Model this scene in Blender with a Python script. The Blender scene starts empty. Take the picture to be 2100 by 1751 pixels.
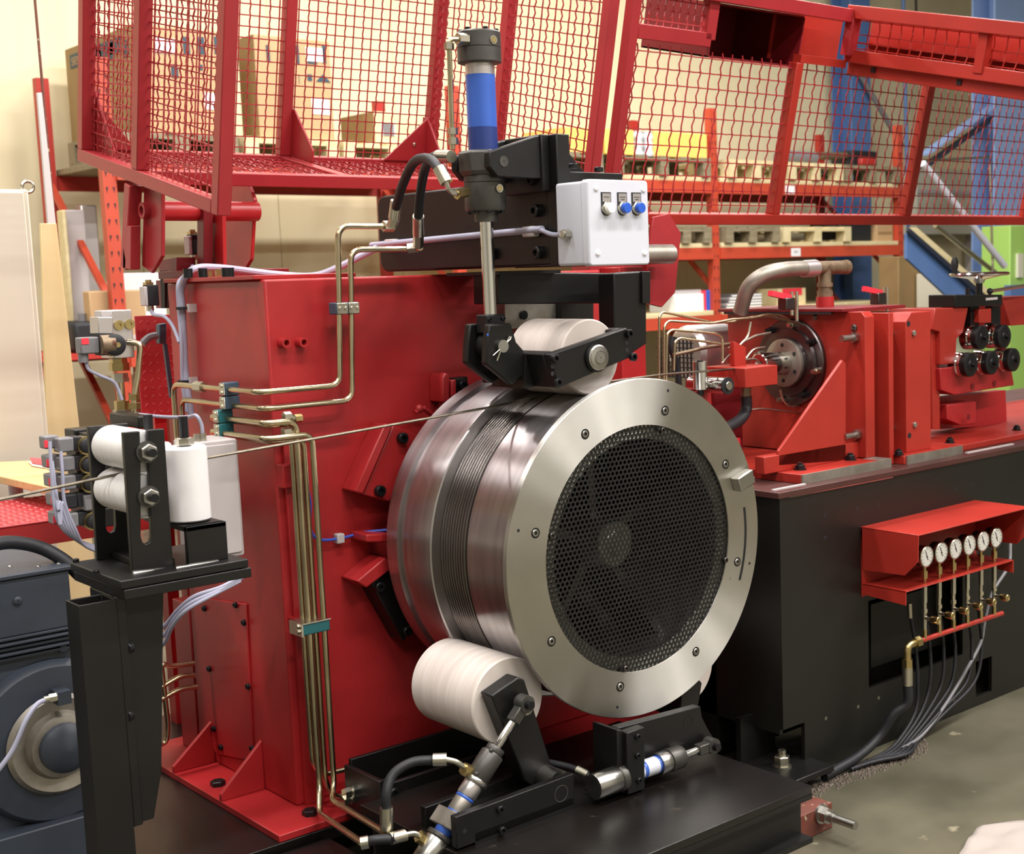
import bpy, bmesh, math, random
from mathutils import Vector, Matrix
random.seed(7)
SC = bpy.context.scene
COL = SC.collection
# ------------------------------------------------------------------ camera
F, CX, CY, HC = 2781.08, 1275.77, 907.3, 1.6          # focal length and optical centre of the 2100x1751 frame
def _rot(a, b, c):
    a, b, c = map(math.radians, (a, b, c))
    f = Vector((math.sin(a)*math.cos(b), math.cos(a)*math.cos(b), -math.sin(b)))
    r = Vector((math.cos(a), -math.sin(a), 0)); d = f.cross(r)
    return (math.cos(c)*r + math.sin(c)*d, -math.sin(c)*r + math.cos(c)*d, f)
RT, DN, FW = _rot(41.78629, 7.12068, 1.75937)
cd = bpy.data.cameras.new('camera'); cam = bpy.data.objects.new('camera', cd); COL.objects.link(cam)
cam.matrix_world = Matrix(((RT.x, -DN.x, -FW.x, 0), (RT.y, -DN.y, -FW.y, 0), (RT.z, -DN.z, -FW.z, HC), (0, 0, 0, 1)))
cd.sensor_width = 36; cd.lens = F/2100*36; cd.shift_x = (1050-CX)/2100; cd.shift_y = (CY-875.5)/2100
cd.clip_start = .05; cd.clip_end = 100
cd.dof.use_dof = True; cd.dof.focus_distance = 3.65; cd.dof.aperture_fstop = 6.0
SC.camera = cam
# ------------------------------------------------------------------ world, exposure, hall lamps
w = bpy.data.worlds.new('hall_air'); SC.world = w; w.use_nodes = True
w.node_tree.nodes['Background'].inputs[0].default_value = (.8, .82, .85, 1)
w.node_tree.nodes['Background'].inputs[1].default_value = .3
SC.view_settings.view_transform = 'Standard'; SC.view_settings.look = 'None'
SC.view_settings.exposure = 0.4; SC.view_settings.gamma = 1.0; SC.view_settings.use_curve_mapping = False
SC.cycles.max_bounces = 6; SC.cycles.diffuse_bounces = 3; SC.cycles.glossy_bounces = 4
SC.cycles.caustics_reflective = False; SC.cycles.caustics_refractive = False
SC.cycles.sample_clamp_indirect = 6.0
LAMPS = []
def ceiling_lamp(x, y, z, lx, ly, power, col=(1, .965, .94)):
    l = bpy.data.lights.new('ceiling_lamp_light', 'AREA'); l.shape = 'RECTANGLE'; l.size = lx; l.size_y = ly
    l.energy = power; l.color = col
    o = bpy.data.objects.new('ceiling_lamp_light', l); COL.objects.link(o); o.location = (x, y, z)
    LAMPS.append((x, y, z, lx, ly))
for lx in (-2.2, 1.4, 5.0, 8.6):
    for ly in (-3.0, .6, 4.2, 7.6):
        ceiling_lamp(lx, ly, 5.9, 2.4, .35, {-2.2: 90, 1.4: 150, 5.0: 185, 8.6: 185}[lx]*(.72 if ly > 7 else 1))

# ------------------------------------------------------------------ helpers: measuring
def A(x, y, X=None, Y=None, Z=None):
    """a point of the place: the line of sight of a frame position met with one real plane X=, Y= or Z="""
    d = RT*((x-CX)/F) + DN*((y-CY)/F) + FW
    t = X/d.x if X is not None else Y/d.y if Y is not None else (Z-HC)/d.z
    return Vector((0, 0, HC)) + d*t
def onplane(x, y, p0, n):
    d = RT*((x-CX)/F) + DN*((y-CY)/F) + FW
    return Vector((0, 0, HC)) + d*((p0-Vector((0, 0, HC))).dot(n)/d.dot(n))
V = Vector
EX, EY, EZ = V((1, 0, 0)), V((0, 1, 0)), V((0, 0, 1))
# ------------------------------------------------------------------ helpers: meshes
class M:
    def __init__(s): s.v = []; s.f = []
    def add(s, vs, fs):
        n = len(s.v); s.v += [tuple(p) for p in vs]; s.f += [tuple(i+n for i in f) for f in fs]; return s
    def box(s, x0, x1, y0, y1, z0, z1):
        vs = [(x, y, z) for z in (z0, z1) for y in (y0, y1) for x in (x0, x1)]
        return s.add(vs, [(0, 2, 3, 1), (4, 5, 7, 6), (0, 1, 5, 4), (2, 6, 7, 3), (0, 4, 6, 2), (1, 3, 7, 5)])
    def obox(s, o, u, v, w):                       # corner + three edge vectors
        o, u, v, w = V(o), V(u), V(v), V(w)
        vs = [o, o+u, o+v, o+u+v, o+w, o+u+w, o+v+w, o+u+v+w]
        return s.add(vs, [(0, 2, 3, 1), (4, 5, 7, 6), (0, 1, 5, 4), (2, 6, 7, 3), (0, 4, 6, 2), (1, 3, 7, 5)])
    def bar(s, p, q, wd, ht, up=EZ):               # rectangular bar from p to q
        p, q = V(p), V(q); d = (q-p).normalized(); a = d.cross(V(up)).normalized(); b = a.cross(d)
        return s.obox(p-a*wd/2-b*ht/2, q-p, a*wd, b*ht)
    def prism(s, pts, vec):
        pts = [V(p) for p in pts]; n = len(pts); vec = V(vec)
        return s.add(pts+[p+vec for p in pts], [tuple(range(n)), tuple(range(2*n-1, n-1, -1))]+[((i+1) % n, i, n+i, n+(i+1) % n) for i in range(n)])
    def lathe(s, o, ax, prof, n=32, close=False):   # prof: (t along axis, radius)
        o, ax = V(o), V(ax).normalized(); a = ax.orthogonal().normalized()
        if abs(ax.y) > .9: a = EX.copy()
        elif abs(ax.z) > .9: a = EX.copy()
        elif abs(ax.x) > .9: a = EY.copy()
        b = ax.cross(a); base = len(s.v); m = len(prof)
        for t, r in prof:
            for i in range(n):
                th = 2*math.pi*(i+.5)/n; s.v.append(tuple(o+ax*t+(a*math.cos(th)+b*math.sin(th))*r))
        rng = range(m if close else m-1)
        for j in rng:
            k = (j+1) % m
            for i in range(n):
                i2 = (i+1) % n; s.f.append((base+j*n+i, base+j*n+i2, base+k*n+i2, base+k*n+i))
        if not close:
            if prof[0][1] > 1e-4: s.f.append(tuple(base+i for i in range(n))[::-1])
            if prof[-1][1] > 1e-4: s.f.append(tuple(base+(m-1)*n+i for i in range(n)))
        return s
    def cyl(s, p, q, r, n=20, r2=None):
        p, q = V(p), V(q); return s.lathe(p, q-p, [(0, r), ((q-p).length, r if r2 is None else r2)], n)
    def hexa(s, p, q, r): return s.cyl(p, q, r, 6)
    def tube(s, path, r, n=10, cap=True):
        P = [V(p) for p in path]; base = len(s.v); m = len(P)
        t0 = (P[1]-P[0]).normalized(); a = t0.orthogonal().normalized()
        for k in range(m):
            t = (P[min(k+1, m-1)]-P[max(k-1, 0)]).normalized()
            a = (a-t*a.dot(t)).normalized(); b = t.cross(a)
            for i in range(n):
                th = 2*math.pi*i/n; s.v.append(tuple(P[k]+(a*math.cos(th)+b*math.sin(th))*r))
        for k in range(m-1):
            for i in range(n):
                i2 = (i+1) % n; s.f.append((base+k*n+i, base+k*n+i2, base+(k+1)*n+i2, base+(k+1)*n+i))
        if cap: s.f.append(tuple(base+i for i in range(n))[::-1]); s.f.append(tuple(base+(m-1)*n+i for i in range(n)))
        return s
    def sphere(s, o, r, n=14, sc=(1, 1, 1)):
        o = V(o); prof = [(-math.cos(math.pi*j/8)*r*sc[2], max(math.sin(math.pi*j/8)*r, 1e-5)) for j in range(9)]
        return s.lathe(o, EZ, prof, n)
    def build(s, name, mat, parent=None, bevel=0, smooth=True, ang=35, weld=False):
        me = bpy.data.meshes.new(name); me.from_pydata(s.v, [], s.f)
        bm = bmesh.new(); bm.from_mesh(me)
        if weld: bmesh.ops.remove_doubles(bm, verts=bm.verts, dist=1e-5)
        bmesh.ops.recalc_face_normals(bm, faces=bm.faces); bm.to_mesh(me); bm.free()
        if smooth:
            me.polygons.foreach_set('use_smooth', [True]*len(me.polygons)); me.set_sharp_from_angle(angle=math.radians(ang))
        me.materials.append(MAT[mat] if isinstance(mat, str) else mat)
        o = bpy.data.objects.new(name, me); COL.objects.link(o)
        if parent is not None: put(o, parent)
        if bevel:
            b = o.modifiers.new('edge', 'BEVEL'); b.width = bevel; b.segments = 2; b.limit_method = 'ANGLE'; b.angle_limit = math.radians(40)
            b.harden_normals = False
        return o
def worldloc(o):
    p = V(o.location)
    while o.parent: o = o.parent; p += V(o.location)
    return p
def put(o, parent):
    o.parent = parent; o.location = V(o.location)-worldloc(parent)
def tag(o, label, cat, group=None, kind=None):
    o['label'] = label; o['category'] = cat
    if group: o['group'] = group
    if kind: o['kind'] = kind
    return o
def thing(name, label, cat, loc=(0, 0, 0), group=None):
    o = bpy.data.objects.new(name, None); COL.objects.link(o); o.location = loc; o.empty_display_size = .05
    return tag(o, label, cat, group)
def struct(o): o['kind'] = 'structure'; return o
def copytree(o, delta=(0, 0, 0), parent=None):
    c = o.copy(); COL.objects.link(c)
    for k in ('label', 'group'):
        if k in o.keys(): c[k] = o[k]
    if parent is None: c.location = V(o.location)+V(delta)
    else: c.parent = parent
    for ch in list(o.children): copytree(ch, parent=c)
    return c
def smooth_path(pts, rad=.03, seg=5):
    """polyline with rounded corners"""
    P = [V(p) for p in pts]; out = [P[0]]
    for i in range(1, len(P)-1):
        a, b = P[i-1]-P[i], P[i+1]-P[i]
        d = min(rad, a.length*.48, b.length*.48); p, q = P[i]+a.normalized()*d, P[i]+b.normalized()*d
        for k in range(seg+1):
            t = k/seg; out.append(p*(1-t)**2+P[i]*2*t*(1-t)+q*t*t)
    out.append(P[-1]); return out
def spline(pts, seg=8):
    P = [V(p) for p in pts]; P = [P[0]*2-P[1]]+P+[P[-1]*2-P[-2]]; out = []
    for i in range(1, len(P)-2):
        for k in range(seg):
            t = k/seg; a, b, c, d = P[i-1], P[i], P[i+1], P[i+2]
            out.append(.5*((2*b)+(c-a)*t+(2*a-5*b+4*c-d)*t*t+(3*b-a-3*c+d)*t**3))
    out.append(P[-2]); return out
# shared small meshes: bolts and nuts, drawn along +Z, unit head radius
_small = {}
def small(kind, mat):
    if (kind, mat) in _small: return _small[kind, mat]
    m = M()
    if kind == 'cap':      # socket cap screw with a sunk hexagon
        m.lathe((0, 0, 0), EZ, [(0, 1), (.85, 1), (1, .88), (1, .5)], 16); m.f.pop(); m.lathe((0, 0, .45), EZ, [(.55, .5), (0, .48)], 6); del m.f[-2]
    elif kind == 'hex':    # hexagon nut on a washer with a stud end
        m.lathe((0, 0, 0), EZ, [(0, 1.25), (.18, 1.25)], 18); m.lathe((0, 0, .18), EZ, [(0, 1), (.72, 1), (.8, .9)], 6); m.lathe((0, 0, .9), EZ, [(0, .55), (.45, .55), (.5, .45)], 12)
    elif kind == 'head':   # plain hexagon head
        m.lathe((0, 0, 0), EZ, [(0, 1), (.6, 1), (.68, .88)], 6)
    elif kind == 'dome':
        m.lathe((0, 0, 0), EZ, [(0, 1), (.3, .95), (.5, .7), (.55, .25), (.42, .2)], 14)
    elif kind == 'hole':
        m.lathe((0, 0, 0), EZ, [(0, 1), (.06, 1)], 14)
    o = m.build('bolt', mat); me = o.data; bpy.data.objects.remove(o); _small[kind, mat] = me; return me
def bolt(parent, p, n, r, kind='cap', mat='blacksteel', name='bolt'):
    o = bpy.data.objects.new(name, small(kind, mat)); COL.objects.link(o)
    o.rotation_mode = 'QUATERNION'; o.rotation_quaternion = EZ.rotation_difference(V(n).normalized())
    o.location = V(p); o.scale = (r, r, r); put(o, parent); return o
# ------------------------------------------------------------------ materials
MAT = {}
def s2l(c): return tuple(((x/255)/12.92 if x/255 <= .04045 else ((x/255+.055)/1.055)**2.4) for x in c)
def mat(name, rgb, rough=.5, metal=0., var=.0, scale=6., bump=0., bscale=40., spec=.5, rgb2=None, coat=0., alpha=None, aniso=None, stretch=None, wear=None):
    m = bpy.data.materials.new(name); m.use_nodes = True; nt = m.node_tree; b = nt.nodes['Principled BSDF']
    c = s2l(rgb); b.inputs['Base Color'].default_value = (*c, 1); b.inputs['Roughness'].default_value = rough; b.inputs['Metallic'].default_value = metal
    b.inputs['Specular IOR Level'].default_value = spec
    if coat: b.inputs['Coat Weight'].default_value = coat; b.inputs['Coat Roughness'].default_value = .15
    tc = nt.nodes.new('ShaderNodeTexCoord'); src = tc.outputs['Object']
    if stretch:
        mp = nt.nodes.new('ShaderNodeMapping'); mp.inputs['Scale'].default_value = stretch; nt.links.new(src, mp.inputs['Vector']); src = mp.outputs['Vector']
    if var or rgb2:
        nz = nt.nodes.new('ShaderNodeTexNoise'); nz.inputs['Scale'].default_value = scale; nz.inputs['Detail'].default_value = 5; nt.links.new(src, nz.inputs['Vector'])
        rp = nt.nodes.new('ShaderNodeValToRGB'); rp.color_ramp.elements[0].position = .32; rp.color_ramp.elements[1].position = .68
        c2 = s2l(rgb2) if rgb2 else tuple(min(1, x*(1+var)) for x in c); c1 = c if rgb2 else tuple(x*(1-var) for x in c)
        rp.color_ramp.elements[0].color = (*c1, 1); rp.color_ramp.elements[1].color = (*c2, 1)
        nt.links.new(nz.outputs['Fac'], rp.inputs['Fac']); out = rp.outputs['Color']
        if wear:
            n2 = nt.nodes.new('ShaderNodeTexNoise'); n2.inputs['Scale'].default_value = wear[1]; n2.inputs['Detail'].default_value = 8; nt.links.new(src, n2.inputs['Vector'])
            r2 = nt.nodes.new('ShaderNodeValToRGB'); r2.color_ramp.elements[0].position = wear[2]; r2.color_ramp.elements[1].position = wear[2]+.06
            mx = nt.nodes.new('ShaderNodeMix'); mx.data_type = 'RGBA'; nt.links.new(n2.outputs['Fac'], r2.inputs['Fac']); nt.links.new(r2.outputs['Color'], mx.inputs['Factor'])
            nt.links.new(out, mx.inputs['A']); mx.inputs['B'].default_value = (*s2l(wear[0]), 1); out = mx.outputs['Result']
        nt.links.new(out, b.inputs['Base Color'])
    if bump:
        n3 = nt.nodes.new('ShaderNodeTexNoise'); n3.inputs['Scale'].default_value = bscale; n3.inputs['Detail'].default_value = 3; nt.links.new(src, n3.inputs['Vector'])
        bp = nt.nodes.new('ShaderNodeBump'); bp.inputs['Strength'].default_value = bump; bp.inputs['Distance'].default_value = .004
        nt.links.new(n3.outputs['Fac'], bp.inputs['Height']); nt.links.new(bp.outputs['Normal'], b.inputs['Normal'])
    if aniso:
        b.inputs['Anisotropic'].default_value = aniso[0]
        tg = nt.nodes.new('ShaderNodeTangent'); tg.direction_type = 'RADIAL'; tg.axis = aniso[1]; nt.links.new(tg.outputs[0], b.inputs['Tangent'])
        b.inputs['Anisotropic Rotation'].default_value = aniso[2]
    if alpha is not None: b.inputs['Transmission Weight'].default_value = alpha
    MAT[name] = m; return m
mat('red', (172, 40, 42), .36, var=.16, scale=3.5, bump=.06, bscale=60)
mat('guardred', (160, 44, 49), .34, var=.10, scale=5, bump=.05, bscale=70)
mat('orangered', (163, 45, 35), .36, var=.12, scale=4, bump=.05, bscale=60)
mat('darkred', (116, 24, 30), .4, var=.1, scale=4)
mat('rackorange', (190, 72, 48), .45, var=.06, scale=4)
mat('rackshade_red', (176, 46, 36), .5, var=.06, scale=4)  # rack orange darkened: shade of the rear steel in the colour; also red parts
mat('black', (19, 18, 17), .38, var=.2, scale=8, bump=.08, bscale=50, spec=.4)
mat('tableblack', (20, 16, 14), .3, var=.3, scale=5, bump=.1, bscale=30, wear=((60, 54, 46), 14, .70))
mat('bedblack', (22, 21, 17), .4, var=.25, scale=3, bump=.05, bscale=40)
mat('blacksteel', (38, 38, 40), .35, metal=.6, var=.1)
mat('pure_black', (8, 8, 8), .7)
mat('rubber', (26, 26, 30), .55, bump=.15, bscale=160)
mat('cylgrey', (86, 84, 80), .42, metal=.7, var=.12, scale=20)
mat('steel', (176, 174, 168), .3, metal=1, var=.1, scale=12)
mat('polished', (205, 203, 198), .12, metal=1)
mat('ringsteel', (206, 203, 196), .38, metal=1, var=.06, scale=7, aniso=(1.0, 'Y', .25), wear=((120, 108, 70), 26, .74))
mat('drumsteel', (192, 188, 188), .3, metal=1, var=.14, scale=5, aniso=(.85, 'Y', .25), stretch=(1, 8, 1))
mat('darksteel', (104, 98, 98), .33, metal=1, var=.12, scale=14)
mat('wornsteel', (150, 144, 132), .45, metal=.8, rgb2=(176, 170, 160), scale=18, wear=((120, 84, 60), 22, .68))
mat('perf', (42, 41, 40), .38, metal=.5, var=.2, scale=20)
mat('wiresteel', (120, 112, 98), .35, metal=1, var=.15, scale=90)
mat('coilwire', (112, 107, 104), .24, metal=1, var=.2, scale=6, stretch=(1, 30, 1))
mat('pipe', (196, 182, 150), .25, metal=1, var=.15, scale=10)
mat('brass', (190, 170, 118), .28, metal=1, var=.1, scale=30)
mat('zinc', (196, 192, 176), .3, metal=1, var=.08, scale=40)
mat('white_plastic', (230, 227, 226), .42, var=.04, scale=9, bump=.03, bscale=60, wear=((176, 168, 160), 8, .72), stretch=(1, 6, 1))
mat('worn_plastic', (232, 222, 214), .45, rgb2=(216, 203, 193), scale=6, stretch=(1, 9, 1), wear=((150, 118, 96), 7, .74))
mat('boxwhite', (208, 209, 218), .4, bump=.03, bscale=200)
mat('boxgrey', (198, 190, 188), .45)
mat('cream', (216, 212, 192), .45)
mat('blue', (58, 96, 182), .3, var=.06, scale=9)
mat('darkblue', (38, 56, 118), .35, var=.1, scale=12)
mat('btnblue', (44, 92, 196), .25)
mat('btnwhite', (244, 242, 232), .25)
mat('teal', (34, 104, 108), .4, var=.06)
mat('clampblue', (62, 82, 98), .45)
mat('cable', (172, 172, 192), .45)
mat('bluehose', (58, 84, 188), .4)
mat('grey_plastic', (120, 118, 120), .4)
mat('motorblue', (54, 60, 70), .42, var=.12, scale=6, bump=.06, bscale=40)
mat('rusty', (118, 98, 78), .5, metal=.5, rgb2=(146, 128, 104), scale=30, wear=((96, 60, 44), 18, .6))
mat('rustblock', (112, 56, 42), .6, rgb2=(92, 50, 40), scale=30, wear=((178, 168, 140), 40, .62))
mat('wood', (214, 176, 118), .55, rgb2=(226, 192, 136), scale=3, stretch=(1, 12, 12))
mat('plywood', (214, 190, 140), .6, rgb2=(226, 206, 160), scale=2, stretch=(6, 6, .7))
mat('palewood', (226, 212, 168), .6, rgb2=(214, 196, 148), scale=3, stretch=(1.5, 10, 10))
mat('oldwood', (150, 138, 110), .7, rgb2=(120, 108, 84), scale=4, stretch=(1.5, 10, 10))
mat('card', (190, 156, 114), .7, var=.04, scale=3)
mat('darkcard', (150, 122, 80), .7, var=.05, scale=3)  # card darkened: carton side shade put into the colour; also tape
mat('paper', (240, 240, 242), .6)
mat('ink', (46, 70, 84), .6)
mat('inkblack', (26, 26, 30), .6)
mat('yellowbox', (246, 206, 110), .5, var=.05, scale=2)
mat('film', (214, 220, 226), .15, var=.1, scale=30)
mat('steelblue', (88, 120, 172), .45, var=.06, scale=3)
mat('lightblue', (144, 172, 218), .45, var=.04, scale=3)
mat('navy', (40, 46, 62), .5)
mat('green', (164, 206, 104), .5)
mat('alu', (206, 200, 198), .35, metal=.85, bump=.02)
mat('redglow', (236, 60, 76), .3)
mat('dial', (242, 240, 232), .4)
mat('wall', (236, 225, 188), .7, rgb2=(231, 218, 178), scale=1.2, stretch=(4, 4, .4), bump=.02, bscale=20)
mat('wallbeige', (206, 192, 146), .7, var=.05, scale=1.5)
mat('hallwall', (196, 192, 180), .8)
mat('ceiling', (150, 150, 148), .8)
mat('concrete', (74, 71, 57), .3, rgb2=(106, 101, 84), scale=2.2, bump=.05, bscale=12, wear=((140, 132, 110), 9, .66))
mat('bedtop', (72, 42, 38), .4, var=.2, scale=6)
mat('dust', (74, 60, 52), .9, rgb2=(112, 100, 92), scale=60)
mat('rag', (158, 148, 140), .8, var=.04, scale=10)
mat('crimson_tread', (190, 58, 62), .4, bump=.0)
m = MAT['dial']
# ================================================================== THE SETTING
YW = 10.5
struct(M().box(-7, 20, -7, YW+.3, -.2, 0).build('floor', 'concrete', smooth=False))
struct(M().box(-7, 20, -7, YW+.3, 6.4, 6.6).build('ceiling', 'ceiling', smooth=False))
wb = struct(M().box(-7, 20, YW+.03, YW+.3, 0, 6.4).build('wall_back', 'wallbeige', smooth=False))
x = -4.0; k = 0
panel = None
while x < 17.5:                                     # tall boards of the cream wall with open joints
    if panel is None:
        panel = M().box(0, 1.196, 0, .03, 0, 6.4).build('panel', 'wall', bevel=.003); pm = panel
    else:
        pm = panel.copy(); COL.objects.link(pm)
    pm.parent = None; pm.location = (x, YW, 0); pm.parent = wb
    x += 1.2
struct(M().box(-7, 20, -7.3, -7, 0, 6.4).build('wall_front', 'hallwall', smooth=False))
struct(M().box(-7.3, -7, -7.3, YW+.3, 0, 6.4).build('wall_left', 'hallwall', smooth=False))
struct(M().box(20, 20.3, -7.3, YW+.3, 0, 6.4).build('wall_right', 'hallwall', smooth=False))
for i, (x, y, z, lx, ly) in enumerate(LAMPS):
    t = thing('ceiling_lamp', 'long white ceiling lamp, %s row from the front wall, %s from the left wall' % (('first', 'second', 'third', 'fourth')[i % 4], ('first', 'second', 'third', 'fourth')[i//4]), 'lamp', (x, y, z), 'rows of ceiling lamps overhead')
    M().box(x-lx/2-.03, x+lx/2+.03, y-ly/2-.03, y+ly/2+.03, z+.012, z+.07).build('housing', 'boxwhite', t)
    M().cyl((x-.8, y, z+.07), (x-.8, y, 6.4), .006, 8).build('rod', 'steel', t)
    M().cyl((x+.8, y, z+.07), (x+.8, y, 6.4), .006, 8).build('rod', 'steel', t)
# dust swept against the bed
# ================================================================== STEEL TABLE UNDER THE DRUM
TZ = .24
def ibeam(m, p, q, h, wd, tf=.014, tw=.012):          # I-profile from p to q, p/q on the top centre line
    p, q = V(p), V(q); d = (q-p).normalized(); a = d.cross(EZ).normalized()
    for z0, z1, ww in ((-tf, 0, wd), (-h+tf, -tf, tw), (-h, -h+tf, wd)):
        m.obox(p-a*ww/2+EZ*z0, q-p, a*ww, EZ*(z1-z0))
    return m
tb = thing('machine_table', 'low black steel table of plate and beams under the drum', 'table', (2.1, 2.6, 0))
M().box(1.74, 2.65, 2.253, 3.02, TZ-.022, TZ).build('top_plate', 'tableblack', tb, bevel=.002)
ibeam(M(), (1.74, 2.30, TZ-.022), (2.65, 2.30, TZ-.022), .135, .094).build('front_beam', 'black', tb)
ibeam(M(), (1.74, 2.96, TZ-.022), (2.65, 2.96, TZ-.022), .135, .094).build('rear_beam', 'black', tb)
ibeam(M(), (2.58, 2.36, TZ-.022), (2.58, 2.9, TZ-.022), .135, .094).build('cross_beam', 'black', tb)
for x, y in ((1.8, 2.32), (2.5, 2.32), (1.8, 2.96), (2.5, 2.96)):
    M().cyl((x, y, 0), (x, y, .012), .045).cyl((x, y, .012), (x, y, .09), .012, 10).hexa((x, y, .035), (x, y, .055), .022).build('levelling_foot', 'steel', tb)
M().box(.9, 1.735, 2.3, 3.19, .06, .10).build('dark_fill_plate', 'tableblack', tb, bevel=.002)  # added black sheet: keeps this stretch dark where pale floor would show
M().box(.95, 1.70, 2.4, 2.5, 0, .06).build('low_beam', 'black', tb)  # beams carrying the added dark sheet
M().box(.95, 1.70, 3.0, 3.1, 0, .06).build('low_beam', 'black', tb)
bl = thing('anchor_block', 'rust red anchor block with a steel bolt beside the black table', 'block', A(1680, 1697, Z=0))
p = A(1646, 1645, Y=2.36)
ba, bb = A(1640, 1697, Y=2.40), A(1707, 1645, Y=2.40)
M().box(2.665, bb.x, 2.40, 2.53, 0, bb.z).build('block_body', 'rustblock', bl, bevel=.003)
q = A(1683, 1668, Y=2.40)
M().lathe(q, -EY, [(0, .028), (.008, .028)], 20).lathe(q-EY*.008, -EY, [(0, .024), (.022, .024)], 6).cyl(q-EY*.03, q-EY*.125, .012, 14).cyl(q-EY*.03, q-EY*.05, .015, 14).build('bolt', 'steel', bl)

# ================================================================== RED MACHINE STAND
XC, YC, ZC, XR = 1.735, 3.36, 1.612, 2.93
st = thing('machine_stand', 'tall red painted box column carrying the steel drum', 'machine', (2.2, 3.6, .1))
M().box(XC, XR, YC, 3.98, .14, ZC).build('column', 'red', st, bevel=.006)
M().box(.75, 3.0, 3.205, 4.5, .085, .12).build('sub_plate', 'tableblack', st, bevel=.002)
M().box(.8, 2.95, 3.3, 3.4, 0, .085).build('foot_beam', 'black', st)
M().box(.8, 2.95, 4.2, 4.3, 0, .085).build('foot_beam', 'black', st)
M().box(1.60, 3.0, 3.21, 4.18, .12, .14).build('base_plate', 'red', st, bevel=.002)
M().box(XC-.02, 2.03, YC+.02, 3.96, ZC, ZC+.012).build('top_plate', 'red', st, bevel=.002)
for px, py in ((470, 565), (505, 563), (613, 560), (658, 558)):
    p = A(px, py, Z=ZC+.012); p.y = max(p.y, YC+.05) if px < 600 else YC+.06
    M().cyl((p.x, p.y, ZC+.01), (p.x, p.y, ZC+.034), .012, 14).build('bolt', 'blacksteel', st)
# flange strips that stiffen the front edge
a, b = A(577, 905, Y=YC), A(618, 905, Y=YC)
M().box(a.x, b.x, YC-.014, YC, .14, a.z).build('edge_strip', 'red', st, bevel=.002)
# little lug with a screw
p = A(590, 975, Y=YC-.014)
M().box(p.x-.03, p.x+.03, YC-.045, YC-.01, p.z-.03, p.z+.035).build('lug', 'red', st, bevel=.003); bolt(st, (p.x, YC-.045, p.z), -EY, .006, 'dome', 'zinc')
for px, py in ((588, 703), (624, 702)):
    p = A(px, py, Y=YC-.03)
    M().lathe((p.x, YC+.0, p.z), -EY, [(0, .0135), (.03, .0135), (.03, .008), (.012, .008)], 18).build('pipe_boss', 'red', st)
# gussets on the left side
for apex, base in (((437, 1476), (388, 1590)), ((537, 1518), (483, 1645))):
    p = A(*apex, X=XC); q = A(*base, Z=.14)
    M().prism([(XC, p.y, p.z), (XC, p.y, .14), (XC-.135, p.y, .14), (XC-.135, p.y, .16)], (0, .014, 0)).build('gusset', 'red', st, bevel=.002)
for px, py in ((447, 1610), (636, 1670)):
    p = A(px, py, Z=.14); bolt(st, p, EZ, .022, 'head', 'blacksteel')
# bolted access cover on the left side
pts = [A(x, y, X=XC) for x, y in ((398, 1222), (508, 1238), (523, 1560), (448, 1545), (412, 1500))]
M().prism(pts, (-.006, 0, 0)).build('access_cover', 'red', st, bevel=.002)
for x, y in ((421, 1247), (485, 1240), (502, 1276), (431, 1371), (511, 1407), (440, 1494), (455, 1532), (519, 1534), (507, 1559)):
    bolt(st, A(x, y, X=XC-.006), -EX, .009, 'cap')
# a narrow lower flank behind the cover
M().box(XC-.004, XC+.1, 3.98, 4.1, .14, .62).build('rear_flank', 'red', st, bevel=.003)
# brake shoe holders round the drum, fixed to the column front
def holder(pts, col, y0, bl=(), name='shoe_holder', bev=.004):
    h = M().prism([A(x, y, Y=y0) for x, y in pts], (0, YC-y0, 0)).build(name, col, st, bevel=bev)
    for x, y in bl: bolt(h, A(x, y, Y=y0), -EY, .015, 'cap')
    return h
holder(((790, 868), (806, 872), (745, 1014), (728, 1008)), 'red', 3.285)
holder(((806, 872), (858, 890), (800, 1030), (745, 1014)), 'red', 3.30)
bolt(st, A(823, 898, Y=3.295), -EY, .016, 'cap'); bolt(st, A(777, 1006, Y=3.295), -EY, .016, 'cap')
holder(((752, 1096), (800, 1094), (800, 1112), (752, 1112)), 'red', 3.27)
holder(((732, 1192), (790, 1143), (812, 1160), (752, 1206)), 'red', 3.27)
holder(((762, 1198), (800, 1160), (848, 1283), (828, 1316)), 'black', 3.285, ((776, 1203), (833, 1293)), 'shoe_plate')
holder(((908, 775), (914, 764), (922, 768), (922, 825), (908, 825)), 'red', 3.29)
holder(((926, 780), (936, 778), (936, 815), (926, 815)), 'red', 3.29)
holder(((930, 776), (960, 772), (960, 800), (938, 812)), 'black', 3.32, ((947, 789),), 'shoe_plate')
p = A(862, 838, Y=3.3); q = A(890, 852, Y=3.3)
M().tube([(p.x-.02, 3.3, p.z-.01), (p.x+.012, 3.3, p.z), (q.x, 3.3, q.z)], .008, 10).sphere((p.x-.004, 3.3, p.z), .013).build('grease_pipe', 'red', st)
# worn plate and slot under the overhead arm
a, b = A(1035, 612, Y=3.28), A(1148, 668, Y=3.28)
wp = M().box(a.x, b.x, 3.28, YC, b.z, a.z).build('worn_plate', 'wornsteel', st, bevel=.002)
p = A(1072, 646, Y=3.28); M().lathe((p.x, 3.28, p.z), -EY, [(0, .014), (.008, .014), (.008, .007)], 16).build('screw', 'blacksteel', wp)
bz = thing('support_post', 'narrow red steel post behind the right side of the drum', 'post', (2.98, 3.5, 0))
a, b = A(1277, 780, Y=3.5), A(1326, 780, Y=3.5)
M().box(a.x, b.x, 3.5, 3.62, 0, 1.62).build('post_body', 'red', bz, bevel=.003)
M().box(a.x-.05, b.x+.05, 3.45, 3.67, 0, .014).build('foot_plate', 'red', bz)

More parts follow.
